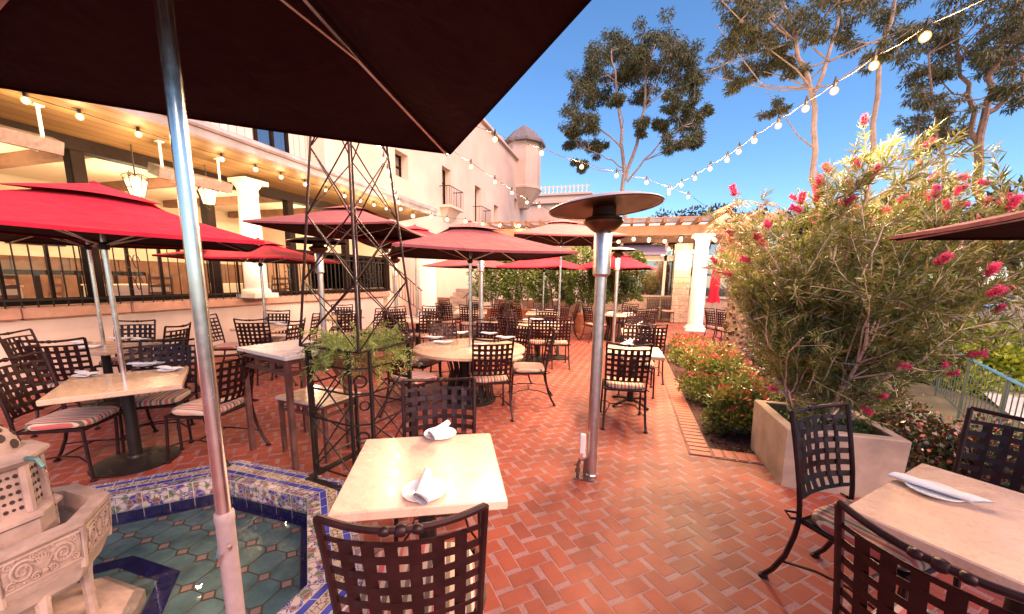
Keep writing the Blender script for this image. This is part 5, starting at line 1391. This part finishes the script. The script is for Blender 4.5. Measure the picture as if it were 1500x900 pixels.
# outer hull: asymmetrical reach per azimuth
def fits(q):
    k = np.where(q[:, 0] < 0, .85 - (.62 - .34 * np.clip(q[:, 2] - .9, 0, 1)) * np.abs(q[:, 0]) / (np.hypot(q[:, 0], q[:, 1]) + 1e-6), .85)
    return np.hypot(q[:, 0], q[:, 1]) < .43 + k * np.maximum(q[:, 2], 0)
n_main = 21
for s_ in range(n_main):
    az = 2 * PI * s_ / n_main + RNG.uniform(-.2, .2); tilt = RNG.uniform(.4, 1.15) if s_ % 3 else RNG.uniform(.08, .4)
    d = np.array([math.cos(az) * math.sin(tilt), math.sin(az) * math.sin(tilt), math.cos(tilt)])
    L = RNG.uniform(1.4, 1.98) * (1.18 if math.cos(az) > .3 else 1) * (.8 if math.cos(az) < -.4 and tilt > .5 else 1)
    pts, dd = branch_path([RNG.normal(0, .06), RNG.normal(0, .06), 0], d, L, 9, .09, .015)
    ok_ = fits(np.array(pts)); ok_[:3] = True; cut_ = len(pts) if ok_.all() else int(np.argmin(ok_))
    pts = pts[:cut_]
    stems.tube(pts, list(np.linspace(.018, .008, 10)[:cut_]), 6)
    for b_ in range(18):
        i0 = int(RNG.integers(1, max(2, len(pts) - 1))); base = pts[i0]
        d2 = dd * .6 + RNG.normal(0, .62, 3) + np.array([math.cos(az) * .3, math.sin(az) * .3, .05]); L2 = RNG.uniform(.5, 1.05) * (1 - .035 * i0)
        p2, d2e = branch_path(base, d2, L2, 6, .14, .03)
        e2 = p2[-1]
        if math.hypot(e2[0], e2[1]) > .54 + (.85 if e2[0] > 0 else .85 - (.62 - .34 * min(1, max(0, e2[2] - .9))) * abs(e2[0]) / (math.hypot(e2[0], e2[1]) + 1e-6)) * max(0, e2[2]): continue
        if p2[-1][0] > .55 and p2[-1][2] < 1.0: continue
        if base[2] < .35: p2 = [np.array([q[0], q[1], max(q[2], .12)]) for q in p2]
        stems.tube(p2, list(np.linspace(.008, .004, 7)), 5)
        add_shoot(p2[1:], 125)
        for c_ in range(4):
            j0 = int(RNG.integers(2, 7)); d3 = d2e * .7 + RNG.normal(0, .6, 3) + np.array([0, 0, .1])
            p3, d3e = branch_path(p2[j0], d3, RNG.uniform(.22, .5), 4, .12, .05)
            if p3[-1][2] < .1 or not fits(np.array([p3[-1]]))[0]: continue
            stems.tube(p3, [.0035, .0032, .003, .0027, .0024], 4); add_shoot(p3, 185); ends.append((p3[-1], d3e))
    ends.append((pts[-1], dd))
lc = np.array(lc); ld = np.array(ld); kk = fits(lc); lc = lc[kk]; ld = ld[kk]; ends = [e for e in ends if fits(np.array([e[0]]))[0]]
def squash(q):
    q = np.array(q, float); q[..., 1] = np.where(q[..., 1] < 0, q[..., 1] * .72, q[..., 1]); return q
stems.v = [tuple(r_) for r_ in squash(stems.v)]; lc = squash(lc); ends = [(squash(e[0]), e[1]) for e in ends]
stems.build('stems', M['twig'], bb)
leaf_mesh('leaves', lc, ld, RNG.uniform(.05, .095, len(lc)), RNG.uniform(.008, .013, len(lc)), M['leaf_bottle'], bb)
nf = 0
ends = [e for e in ends if e[0][2] > .3]
order = RNG.permutation(len(ends))
proto_f = None
for k in order:
    p, d = ends[k]
    # flowers sit on the outer shell
    hull = .5 + .85 * p[2]
    if np.hypot(p[0], p[1]) < .6 * min(hull, 1.35) and p[2] < 1.7: continue
    if p[1] > .45 and RNG.random() < .8: continue
    if nf >= 100: break
    nf += 1
    if proto_f is None:
        cs, ds = [], []
        for q in range(260):
            t = RNG.uniform(0, .085); a_ = RNG.uniform(0, 2 * PI); cs.append([0, 0, t]); ds.append([math.cos(a_), math.sin(a_), RNG.uniform(.1, .7)])
        f = leaf_mesh('flower', cs, ds, RNG.uniform(.024, .034, 260), .006, M['bloom'], bb); proto_f = f
    else:
        f = proto_f.copy(); COL.objects.link(f); f.parent = bb
    f.location = p - d * .02; f.rotation_mode = 'QUATERNION'; f.rotation_quaternion = Vector(d).to_track_quat('Z', 'Y'); f.scale = [RNG.uniform(.75, 1.1)] * 3

# ================================================================== SHRUBS
def shrub(x, y, z, rx, ry, h, label, leafm, n, L, W, tip=None, tipn=0, group=None, lo=.12, name='leafy_shrub', stem=True):
    t = thing(name, label, 'shrub', (x, y, z), RNG.uniform(0, 6), group)
    cl = int(14 + n / 260)
    cc = []
    for k in range(cl):
        v = RNG.normal(0, 1, 3); v[2] = abs(v[2]); v /= np.linalg.norm(v); rr = RNG.uniform(.5, 1.0)
        cc.append((v[0] * rx * rr * .85, v[1] * ry * rr * .85, lo * h + (h * .82 - lo * h) * v[2] * rr, RNG.uniform(.22, .36) * min(rx, ry, h)))
    cc = np.array(cc); idx = RNG.integers(0, cl, n)
    v = RNG.normal(0, 1, (n, 3)); v /= np.linalg.norm(v, axis=1)[:, None]; r = RNG.random(n) ** .4
    c = cc[idx, :3] + v * (cc[idx, 3] * r)[:, None] * np.array([1.25, 1.25, 1.0]); c[:, 2] = np.maximum(c[:, 2], .02)
    d = v * .8 + np.c_[RNG.normal(0, .5, n), RNG.normal(0, .5, n), RNG.uniform(-.1, .9, n)]
    if tip:
        hi_ = cc[cc[:, 2] > np.quantile(cc[:, 2], .35)]; tp = hi_[RNG.integers(0, len(hi_), tipn)]; v = RNG.normal(0, 1, (tipn, 3)); v[:, 2] = np.abs(v[:, 2]) * 2.4; v /= np.linalg.norm(v, axis=1)[:, None]
        c = np.r_[c, tp[:, :3] + v * (tp[:, 3] * 1.12)[:, None] * np.array([1.25, 1.25, 1])]; d = np.r_[d, v + RNG.normal(0, .35, (tipn, 3))]
    nn_ = len(c); leaf_mesh('leaves', c, d, RNG.uniform(.7, 1.2, nn_) * L, RNG.uniform(.8, 1.2, nn_) * W, leafm, t, mat2=tip, n2=tipn if tip else 0)
    if stem:
        mb = MB()
        for k in range(0, cl, 2): mb.tube([(cc[k, 0] * .12, cc[k, 1] * .12, 0), (cc[k, 0] * .5, cc[k, 1] * .5, cc[k, 2] * .6), tuple(cc[k, :3])], [.010, .007, .003], 5)
        mb.build('stems', M['bark'], t)
    return t
shrub(1.30, 4.60, -.01, .36, .40, .74, 'green and red leaved shrub nearest the concrete planter at the corner of the bed', M['leaf_red'], 5200, .055, .028, M['leaf_tip'], 260, 'low red tipped shrubs along the bed')
shrub(1.34, 5.7, -.01, .46, .55, .86, 'red tipped shrub, second from the planter in the bed', M['leaf_red'], 5200, .055, .028, M['leaf_tip'], 420, 'low red tipped shrubs along the bed')
shrub(1.42, 7.0, -.01, .46, .56, .80, 'red tipped shrub in front of the palm trunk', M['leaf_red'], 4000, .055, .028, M['leaf_tip'], 420, 'low red tipped shrubs along the bed')
shrub(1.38, 8.3, -.01, .44, .55, .58, 'red tipped shrub left of the palm foot', M['leaf_red'], 3000, .055, .028, M['leaf_tip'], 420, 'low red tipped shrubs along the bed')
shrub(1.42, 9.5, -.01, .42, .55, .52, 'small red tipped shrub at the far end of the bed', M['leaf_red'], 2400, .055, .028, M['leaf_tip'], 500, 'low red tipped shrubs along the bed')
shrub(2.5, 5.5, -.02, .8, .9, .75, 'dark leafy shrub behind the concrete planter', M['leaf_dark'], 4200, .06, .03)
shrub(2.62, 3.75, -.02, .44, .5, .56, 'dark red and green shrub right of the concrete planter', M['leaf_dark'], 3600, .045, .03, M['leaf_tip'], 60)
shrub(3.05, 2.9, -.02, .45, .5, .40, 'dark leafy shrub behind the far chair at the right edge', M['leaf_dark'], 3600, .045, .03, M['leaf_tip'], 50)
shrub(2.45, 4.75, -.02, .45, .5, .52, 'dark leafy shrub tucked behind the right side of the concrete planter', M['leaf_dark'], 3600, .05, .03)
shrub(3.3, 4.7, -.1, .55, .65, .46, 'dark low shrub beside the blue railing', M['leaf_dark'], 3400, .05, .03, M['leaf_tip'], 50)
shrub(2.7, 7.9, -.02, .8, 1.0, .8, 'dark green shrub to the right of the palm trunk', M['leaf_dark'], 3600, .06, .03)
for i, (x, y, z, rx, ry, h, l) in enumerate([(7.5, 10.9, -.7, .9, 1.0, 1.35, 'lime green hedge bush nearest the right edge just beyond the path'), (8.5, 12.4, -.75, 1.2, 1.2, 1.65, 'lime green hedge bush beyond the middle of the path'), (8.6, 14.4, -.8, 1.3, 1.3, 1.7, 'lime green hedge bush beyond the upper end of the path'), (10.4, 14.2, -.95, 1.4, 1.4, 1.85, 'lime green hedge bush in the second row at the right edge'), (9.4, 16.9, -.9, 1.6, 1.5, 1.5, 'lime green hedge bush behind the right side of the bottlebrush'), (12.0, 17.2, -1.0, 1.7, 1.7, 1.7, 'lime green hedge bush farthest towards the car park')]):
    shrub(x, y, z, rx, ry, h, l, M['leaf_hedge'], 6500, .14, .085, group='lime green hedge bushes below the terrace')

# ================================================================== PALM
pt = thing('palm_tree', 'short shaggy palm trunk with hanging dry fronds behind the red tipped shrubs', 'palm', (2.25, 9.0, -.02))
mb = MB(); n = 18; prof = [(0, .26), (.15, .23), (.6, .2), (1.2, .2), (1.8, .22), (2.15, .25), (2.4, .2)]
vs = []
zz = np.linspace(0, 2.4, 40)
for z in zz:
    r_ = np.interp(z, [p[0] for p in prof], [p[1] for p in prof])
    for k in range(n):
        a_ = 2 * PI * k / n; vs.append(((r_ + RNG.uniform(-.02, .02)) * math.cos(a_), (r_ + RNG.uniform(-.02, .02)) * math.sin(a_), z))
mb.add(vs, [(i * n + k, i * n + (k + 1) % n, (i + 1) * n + (k + 1) % n, (i + 1) * n + k) for i in range(39) for k in range(n)])
for k in range(230):
    z = RNG.uniform(.1, 2.3); a_ = RNG.uniform(0, 2 * PI); r_ = np.interp(z, [p[0] for p in prof], [p[1] for p in prof])
    p = Vector((r_ * math.cos(a_), r_ * math.sin(a_), z)); o2 = Vector((math.cos(a_), math.sin(a_), 1.1)) * .06
    mb.strap([p, p + o2], .05, .012, [(-math.sin(a_), math.cos(a_), 0)] * 2)
mb.build('trunk', M['palm'], pt)
cs, ds = [], []
for k in range(300):
    a_ = RNG.uniform(0, 2 * PI); r_ = RNG.uniform(.1, .38); z = 2.1 + RNG.uniform(-.1, .9) * (1 - r_)
    for q in range(5):
        cs.append([r_ * math.cos(a_) + RNG.normal(0, .04), r_ * math.sin(a_) + RNG.normal(0, .04), z]); ds.append([.35 * math.cos(a_) + RNG.normal(0, .14), .35 * math.sin(a_) + RNG.normal(0, .14), -1])
leaf_mesh('dry_fronds', cs, ds, RNG.uniform(.25, .65, len(cs)), .018, M['frond_dry'], pt)
cs, ds = [], []
for k in range(26):
    a_ = RNG.uniform(0, 2 * PI); el = RNG.uniform(.1, 1.1); d = np.array([math.cos(a_) * math.cos(el), math.sin(a_) * math.cos(el), math.sin(el)]); c = np.array([0, 0, 2.75]) + d * .6
    u = np.cross(d, [0, 0, 1]); u /= np.linalg.norm(u)
    for q in np.linspace(-1.2, 1.2, 22): cs.append(c); ds.append(d * math.cos(q) * .7 + u * math.sin(q) + np.array([0, 0, -.75]))
leaf_mesh('dry_crown', cs, ds, RNG.uniform(.22, .42, len(cs)), .016, M['frond_dry'], pt)
mb = MB(); mb.lathe([(.2, 2.38), (.14, 2.7), (.02, 3.0)], 12); mb.build('crown_shaft', M['palm'], pt)

# ================================================================== POTTED HEDGE
for i, (x, w_, l) in enumerate([(-4.7, .85, 'clipped ficus in a pot at the left end of the hedge by the stairs'), (-3.55, .8, 'clipped ficus in a pot, second from the left in the hedge'), (-2.45, .8, 'clipped ficus in a pot in the middle of the hedge'), (-1.3, .85, 'clipped ficus in the large terracotta pot of the hedge'), (-.25, .8, 'clipped ficus right of the terracotta pot behind the heater poles')]):
    y = 13.2 if i != 3 else 12.2
    t = thing('potted_ficus', l, 'tree', (x, y, 0), 0, 'potted ficus hedge across the back')
    mb = MB(); mb.lathe([(.24, 0), (.31, .3), (.35, .58), (.37, .6), (.37, .66), (.32, .66), (.30, .55)], 24); mb.build('pot', M['terracotta'], t, True)
    mb = MB()
    for q in range(3):
        a_ = q * 2.1; mb.tube([(.08 * math.cos(a_), .08 * math.sin(a_), .5), (.14 * math.cos(a_), .1 * math.sin(a_), .9), (.3 * math.cos(a_), .2 * math.sin(a_), 1.4), (.4 * math.cos(a_ + .5), .25 * math.sin(a_), 1.9)], [.035, .03, .02, .01], 6)
    mb.build('trunk', M['bark_pale'], t)
    n = 8500; u = RNG.uniform(-1, 1, n); v = RNG.uniform(-1, 1, n); q = RNG.random(n)
    blob = np.sin(u * 5 + i) * .12 + np.sin(q * 8 + u * 3) * .1
    c = np.c_[u * w_ * (.85 + blob), v * .5 * (.85 + blob), .95 + q * 1.65 + blob * .6]
    keep = RNG.random(n) < (.35 + .65 * np.clip(np.sin(u * 7 + q * 9 + i * 2) * .5 + .6, 0, 1)); c = c[keep]; n = len(c)
    leaf_mesh('leaves', c, np.c_[RNG.normal(0, 1, n), RNG.normal(0, 1, n), RNG.normal(-.2, .6, n)], RNG.uniform(.07, .12, n), RNG.uniform(.035, .055, n), M['leaf_ficus'], t)

# ================================================================== TREES
def gum_tree(name, label, base, trunks, clumps, leafm, n_per, L=.28, W=.06, group=None, barkm='bark_pale', droop=-.6):
    """trunks: list of (points, r0, r1) in world coordinates; clumps: (centre, radius) in world coordinates"""
    t = thing(name, label, 'tree', base, 0, group); b = np.array(base)
    mb = MB()
    for pts, r0, r1 in trunks:
        pts = [np.array(p, float) - b for p in pts]; fine = []
        for a_, c_ in zip(pts, pts[1:]):
            for q in np.linspace(0, 1, 4)[:-1]: fine.append(a_ + (c_ - a_) * q + RNG.normal(0, .05, 3))
        fine.append(pts[-1]); mb.tube(fine, list(np.linspace(r0, r1, len(fine))), 7)
    stems = [np.array(p) - b for tr in trunks for p in tr[0][1:]]
    lc_, ld_ = [], []
    for (c, r) in clumps:
        c = np.array(c) - b
        j = min(range(len(stems)), key=lambda k: np.linalg.norm(stems[k] - c) + (3 if stems[k][2] > c[2] else 0))
        s0 = stems[j]; mid = (s0 + c) / 2 + RNG.normal(0, .15, 3) - np.array([0, 0, .15])
        mb.tube([s0, mid, c, c + (c - mid) * .6], [.03, .022, .014, .008], 5)
        subs = [c + RNG.normal(0, 1, 3) * r * np.array([.55, .55, .42]) for _ in range(9)]
        for sct in subs:
            mb.tube([c, (c + sct) / 2 + RNG.normal(0, .05, 3), sct], [.018, .012, .006], 4)
            m = int(n_per / 9); v = RNG.normal(0, 1, (m, 3)); v /= np.linalg.norm(v, axis=1)[:, None]
            lc_.append(sct + v * (r * .40 * RNG.random(m) ** .5)[:, None] * np.array([1.1, 1.1, .75])); ld_.append(v * .55 + np.c_[RNG.normal(0, .4, m), RNG.normal(0, .4, m), RNG.normal(droop, .4, m)])
    mb.build('trunk', M[barkm], t)
    lc_ = np.concatenate(lc_); ld_ = np.concatenate(ld_)
    leaf_mesh('crown', lc_, ld_, RNG.uniform(.7, 1.25, len(lc_)) * L, W, leafm, t)
    return t
def W(px, py, y): return tuple(at_y(px, py, y))
D1 = 26.0
def cl(lst, y, spread):   # clump list: (px, py, radius px)
    out = []
    for px, py, rp in lst:
        yy = y + RNG.uniform(-spread, spread); out.append((W(px, py, yy), rp * yy / F * .9))
    return out
B1 = W(914, 300, D1)
gum_tree('eucalyptus_tree', 'tall eucalyptus with rounded double crown standing alone against the sky', (B1[0], D1, -1.4),
    [([(B1[0], D1, -1.4), W(914, 330, D1), W(914, 250, D1), W(911, 190, D1), W(903, 120, D1), W(895, 75, D1)], .17, .04),
     ([W(916, 265, D1), W(932, 215, D1), W(942, 160, D1), W(950, 100, D1), W(960, 65, D1)], .12, .03),
     ([W(918, 268, D1), W(945, 235, D1), W(975, 200, D1), W(1000, 185, D1)], .07, .02),
     ([W(911, 215, D1), W(885, 195, D1), W(860, 175, D1), W(848, 160, D1)], .06, .02),
     ([W(914, 245, D1), W(890, 232, D1), W(862, 220, D1)], .05, .02)],
    cl([(900, 68, 24), (880, 85, 24), (915, 60, 20), (958, 60, 25), (985, 70, 24), (1008, 92, 22), (940, 85, 24), (862, 108, 22), (895, 110, 25), (925, 110, 22), (965, 100, 26), (995, 120, 20), (1018, 112, 14), (852, 140, 22), (878, 140, 18), (945, 135, 18), (990, 150, 16), (842, 175, 20), (865, 185, 18), (940, 182, 14), (1010, 185, 22), (990, 205, 18), (1022, 165, 14), (850, 205, 20), (878, 215, 13), (968, 185, 12), (1018, 205, 12), (1000, 160, 14), (838, 195, 10), (905, 150, 10), (925, 85, 18), (850, 240, 9)], D1, 2.0), M['leaf_gum'], 1500, .24, .055)
D2 = 15.0
B2 = W(1195, 420, D2)
gum_tree('eucalyptus_tree', 'tall eucalyptus with two bare pale trunks rising behind the bottlebrush', (B2[0], D2, -.9),
    [([(B2[0], D2, -.9), W(1197, 330, D2), W(1196, 220, D2), W(1190, 130, D2), W(1165, 60, D2), W(1150, 5, D2), W(1140, -50, D2)], .10, .04),
     ([W(1192, 140, D2), W(1215, 90, D2), W(1232, 20, D2), W(1240, -40, D2)], .06, .03),
     ([(W(1262, 420, D2 + 1)[0], D2 + 1, -.9), W(1275, 250, D2 + 1), W(1283, 140, D2 + 1), W(1296, 60, D2 + 1), W(1312, 0, D2 + 1), W(1325, -50, D2 + 1)], .09, .04)],
    cl([(1105, 5, 24), (1130, 25, 22), (1085, 30, 20), (1075, 70, 22), (1060, 95, 16), (1110, 60, 20), (1150, 45, 18), (1100, 100, 16), (1130, 95, 14), (1175, 20, 20), (1200, 45, 18), (1225, 5, 20), (1260, 20, 22), (1300, 20, 18), (1085, 5, 20), (1145, 75, 12), (1140, 158, 11), (1165, 100, 12), (1240, 60, 16), (1290, 75, 14), (1335, 40, 16), (1080, 120, 10), (1155, -15, 26), (1215, -30, 26), (1270, -30, 26), (1090, -30, 24)], D2, 1.6), M['leaf_gum'], 700, .16, .036)
D3 = 17.0
B3 = W(1440, 420, D3)
gum_tree('eucalyptus_tree', 'dark branching eucalyptus leaning at the upper right corner', (B3[0], D3, -1.2),
    [([(B3[0], D3, -1.2), W(1437, 300, D3), W(1435, 220, D3), W(1448, 150, D3), W(1460, 90, D3), W(1480, 30, D3), W(1490, -30, D3)], .14, .04),
     ([W(1436, 215, D3), W(1420, 140, D3), W(1405, 90, D3), W(1395, 20, D3)], .08, .03),
     ([W(1445, 165, D3), W(1480, 140, D3), W(1500, 110, D3), W(1525, 80, D3)], .08, .03),
     ([(W(1385, 420, D3 - 1)[0], D3 - 1, -1.2), W(1380, 230, D3 - 1), W(1370, 150, D3 - 1), W(1360, 80, D3 - 1)], .06, .02)],
    cl([(1350, 75, 22), (1380, 55, 20), (1340, 110, 18), (1370, 110, 18), (1355, 140, 16), (1400, 30, 22), (1440, 40, 24), (1480, 60, 24), (1490, 95, 22), (1455, 90, 16), (1470, 130, 14), (1500, 20, 22), (1345, 175, 16), (1375, 190, 15), (1390, 165, 12), (1405, 195, 13), (1360, 210, 12), (1495, 150, 16), (1420, -10, 26), (1470, -10, 26), (1420, 75, 16), (1520, 60, 26)], D3, 1.6), M['leaf_gum'], 650, .17, .04, barkm='bark')
# round crowned trees farther away
def far_tree(x, y, z, h, r, label, leafm='leaf_far', n=5200, L=.38, W_=.16, name='broadleaf_tree', group='background trees beyond the terrace'):
    t = thing(name, label, 'tree', (x, y, z), 0, group)
    mb = MB(); mb.tube([(0, 0, 0), (.1, 0, h * .3), (.0, .1, h * .6)], [.05 * r + .05, .04 * r + .04, .03 * r], 8)
    k = 26; v = RNG.normal(0, 1, (k, 3)); v /= np.linalg.norm(v, axis=1)[:, None]; cc = v * (RNG.uniform(.35, .95, k))[:, None] * np.array([r, r, h * .29]) + np.array([0, 0, h * .69])
    for q in range(0, k, 2): mb.tube([(0, 0, h * .3), tuple(cc[q] * np.array([.5, .5, .85])), tuple(cc[q])], [.03 * r + .03, .02 * r + .02, .01], 5)
    mb.build('trunk', M['bark'], t)
    idx = RNG.integers(0, k, n); v = RNG.normal(0, 1, (n, 3)); v /= np.linalg.norm(v, axis=1)[:, None]
    c = cc[idx] + v * (RNG.random(n) ** .4 * RNG.uniform(.2, .36, k)[idx] * r)[:, None] * np.array([1, 1, .8])
    leaf_mesh('crown', c, v * .7 + np.c_[RNG.normal(0, .5, n), RNG.normal(0, .5, n), RNG.normal(-.2, .5, n)], RNG.uniform(.7, 1.2, n) * L, W_, M[leafm], t)
far_tree(6.5, 34, -1.4, 9.2, 3.6, 'dark tree behind the pergola just right of the tall eucalyptus')
far_tree(9.8, 30, -1.4, 8.6, 3.4, 'dark tree rising behind the white column and palm')
far_tree(3.4, 40, -1.4, 9.8, 3.4, 'dark tree behind the pergola between the heater dome and the palm')
far_tree(13.5, 26, -1.4, 8.2, 3.4, 'grey green tree behind the middle of the bottlebrush')
far_tree(17.5, 23.5, -1.4, 8.0, 3.4, 'grey green tree behind the right part of the bottlebrush')
far_tree(21.5, 21.5, -1.4, 9.2, 3.8, 'grey green tree at the right edge above the dark umbrella corner')
far_tree(27, 27, -1.4, 9.5, 4.0, 'grey green tree behind the others at the far right')
far_tree(-4.0, 60, -1.4, 11.0, 3.0, 'small dark tree top left of the heater dome', n=3000)
# bare silvery shrub behind the bottlebrush
br = thing('bare_shrub', 'pale bare branched shrub at the right edge below the dark umbrella corner', 'shrub', (9.4, 12.2, -.35))
mb = MB(); lc, ld = [], []
for k in range(34):
    az = RNG.uniform(0, 2 * PI); el = RNG.uniform(.75, 1.4); d = [math.cos(az) * math.cos(el), math.sin(az) * math.cos(el), math.sin(el)]
    p, dd = branch_path([0, 0, 0], d, RNG.uniform(1.9, 2.9), 7, .16, -.01); mb.tube(p, list(np.linspace(.016, .004, 8)), 5)
    for q in range(7):
        p2, _ = branch_path(p[int(RNG.integers(3, 8))], dd + RNG.normal(0, .7, 3), RNG.uniform(.4, .9), 4, .2); mb.tube(p2, [.006, .005, .004, .003, .002], 4)
        for w_ in range(14): lc.append(p2[int(RNG.integers(1, 5))] + RNG.normal(0, .06, 3)); ld.append(RNG.normal(0, 1, 3))
mb.build('stems', simple('silvery_twigs', (.42, .36, .33), .8, var=.2), br)
leaf_mesh('leaves', lc, ld, .06, .018, M['leaf_bottle'], br)

# ================================================================== RAILING AND CARS
rr = thing('blue_handrail', 'blue topped metal handrail with thin balusters beside the sloping path', 'railing', (5, 7.5, -.5))
A, B = np.array([6.6, 10.9, -.5]), np.array([3.55, 3.4, -.5])
mb = MB(); mb.tube([A + [0, 0, .98], B + [0, 0, .98]], .022, 8); part(mb, 'top_rail', M['railblue'], rr)
mb = MB(); mb.tube([A + [0, 0, .12], B + [0, 0, .12]], .014, 6)
for q in np.linspace(0, 1, 50): p = A + (B - A) * q; mb.bar(p + [0, 0, .12], p + [0, 0, .97], .007, 5)
part(mb, 'balusters', M['railgrey'], rr)
for q in np.linspace(0, 1, 6): mb = MB(); p = A + (B - A) * q; mb.bar(p + [.0, 0, -.25], p + [0, 0, 1.03], .020, 7); part(mb, 'post', M['railgrey'], rr)
def make_car(x, y, z, rz, body, label):
    t = thing('parked_car', label, 'car', (x, y, z), rad(rz), 'cars parked below the terrace')
    prof = [(-2.15, .32), (-2.2, .62), (-2.05, .86), (-1.35, .92), (-.75, 1.34), (-.2, 1.44), (.5, 1.40), (1.1, .98), (1.9, .82), (2.18, .62), (2.15, .32)]
    mb = MB(); vs = []; n = len(prof)
    for yy, s_, dz in ((-.86, 1, 0), (-.82, 1, .02), (.82, 1, .02), (.86, 1, 0)):
        for (px, pz) in prof:
            tuck = .16 if pz > .95 else 0; vs.append((px * (.985 if abs(yy) > .84 else 1), yy - math.copysign(tuck, yy), pz))
    fs = [(i * n + k, i * n + (k + 1) % n, (i + 1) * n + (k + 1) % n, (i + 1) * n + k) for i in range(3) for k in range(n)] + [tuple(range(n - 1, -1, -1)), tuple(3 * n + k for k in range(n))]
    mb.add(vs, fs); mb.build('body', body, t)
    for s_ in (-1, 1):
        mb = MB(); q = s_ * .735
        mb.add([(-1.2, q + s_ * .09, .96), (-.72, q - s_ * 0.02, 1.30), (-.2, q - s_ * .02, 1.38), (.45, q - s_ * .02, 1.34), (.95, q + s_ * .09, 1.0)], [(0, 1, 2, 3, 4) if s_ < 0 else (4, 3, 2, 1, 0)]); mb.build('side_window', M['car_glass'], t)
    for xx, zz, xx2, zz2 in ((-1.30, .965, -.80, 1.325), (1.08, 1.015, .56, 1.39)):
        mb = MB(); o2 = .012; mb.add([(xx - math.copysign(o2, -xx) * 0 + (.01 if xx > 0 else -.01), -.64, zz), (xx + (.01 if xx > 0 else -.01), .64, zz), (xx2 + (.01 if xx > 0 else -.01), .58, zz2), (xx2 + (.01 if xx > 0 else -.01), -.58, zz2)], [(0, 1, 2, 3)]); mb.build('windscreen', M['car_glass'], t)
    for sx in (-1.32, 1.32):
        for s_ in (-1, 1):
            mb = MB(); mtx = Matrix.Rotation(PI / 2, 3, 'X'); mb.lathe([(.2, -.11), (.32, -.1), (.33, 0), (.32, .1), (.2, .11)], 18, (sx, s_ * .79, .33), None, mtx); w_ = mb.build('wheel', M['rubber'], t)
            mb = MB(); mb.lathe([(.19, -.115), (.19, .115)], 14, (sx, s_ * .79, .33), None, mtx); mb.build('rim', M['satin'], w_)
    for s_ in (-1, 1): mb = MB(); mb.box((2.13, s_ * .6, .68), (.08, .3, .12)); mb.build('headlight', M['china'], t)
make_car(56.5, 77, -1.37, 150, M['car_blue'], 'bright blue car parked at the right in the car park')
make_car(52.0, 79, -1.37, 145, M['car_white'], 'white car left of the blue one in the car park')
make_car(46, 78, -1.37, 60, M['car_dark'], 'dark car at the left of the row in the car park')
make_car(43.0, 59.0, -1.37, 155, M['car_dark'], 'dark car nearer the hedge in front of the blue car')
make_car(38.5, 60.5, -1.37, 155, M['car_red'], 'dark red car nearer the hedge left of the dark one')

# ================================================================== LIGHT, SKY, CAMERA
w = bpy.data.worlds.new('World'); sc.world = w; w.use_nodes = True
nt = w.node_tree; bg = nt.nodes['Background']
sky = nt.nodes.new('ShaderNodeTexSky'); sky.sky_type = 'NISHITA'; sky.sun_disc = False
SUN_EL, SUN_AZ = rad(38), rad(128)     # azimuth measured clockwise from +Y
sky.sun_elevation = SUN_EL; sky.sun_rotation = SUN_AZ
sky.air_density = 1.0; sky.dust_density = 0; sky.ozone_density = 5.0
hs = nt.nodes.new('ShaderNodeHueSaturation'); hs.inputs['Saturation'].default_value = 1.1; nt.links.new(sky.outputs[0], hs.inputs['Color']); nt.links.new(hs.outputs[0], bg.inputs[0]); bg.inputs[1].default_value = .115
sd = bpy.data.lights.new('sun_light', 'SUN'); sd.energy = 3.7; sd.angle = rad(48); sd.color = (1, .62, .50)
so = bpy.data.objects.new('sun_light', sd); COL.objects.link(so)
dv = Vector((math.sin(SUN_AZ) * math.cos(SUN_EL), math.cos(SUN_AZ) * math.cos(SUN_EL), math.sin(SUN_EL)))
so.rotation_euler = (-dv).to_track_quat('-Z', 'Y').to_euler(); so.location = (10, -10, 20)
cd = bpy.data.cameras.new('camera'); co = bpy.data.objects.new('camera', cd); COL.objects.link(co)
cd.sensor_fit = 'HORIZONTAL'; cd.sensor_width = 36; cd.lens = F / 1500 * 36; cd.shift_y = 50 / 1500; cd.clip_start = .05; cd.clip_end = 2000
cm = Matrix.Identity(4)
for i in range(3): cm[i][0] = R[i][0]; cm[i][1] = -R[i][1]; cm[i][2] = -R[i][2]; cm[i][3] = (0, 0, H)[i]
co.matrix_world = cm; sc.camera = co
vs_ = sc.view_settings; vs_.view_transform = 'Standard'; vs_.look = 'None'; vs_.gamma = 1; vs_.exposure = 1.15; vs_.use_curve_mapping = False
sc.cycles.use_denoising = True
try: sc.cycles.denoiser = 'OPENIMAGEDENOISE'
except Exception: pass
sc.cycles.max_bounces = 6; sc.cycles.diffuse_bounces = 3; sc.cycles.glossy_bounces = 3; sc.cycles.transparent_max_bounces = 10; sc.cycles.transmission_bounces = 4
sc.cycles.sample_clamp_indirect = 4; sc.cycles.caustics_reflective = False; sc.cycles.caustics_refractive = False
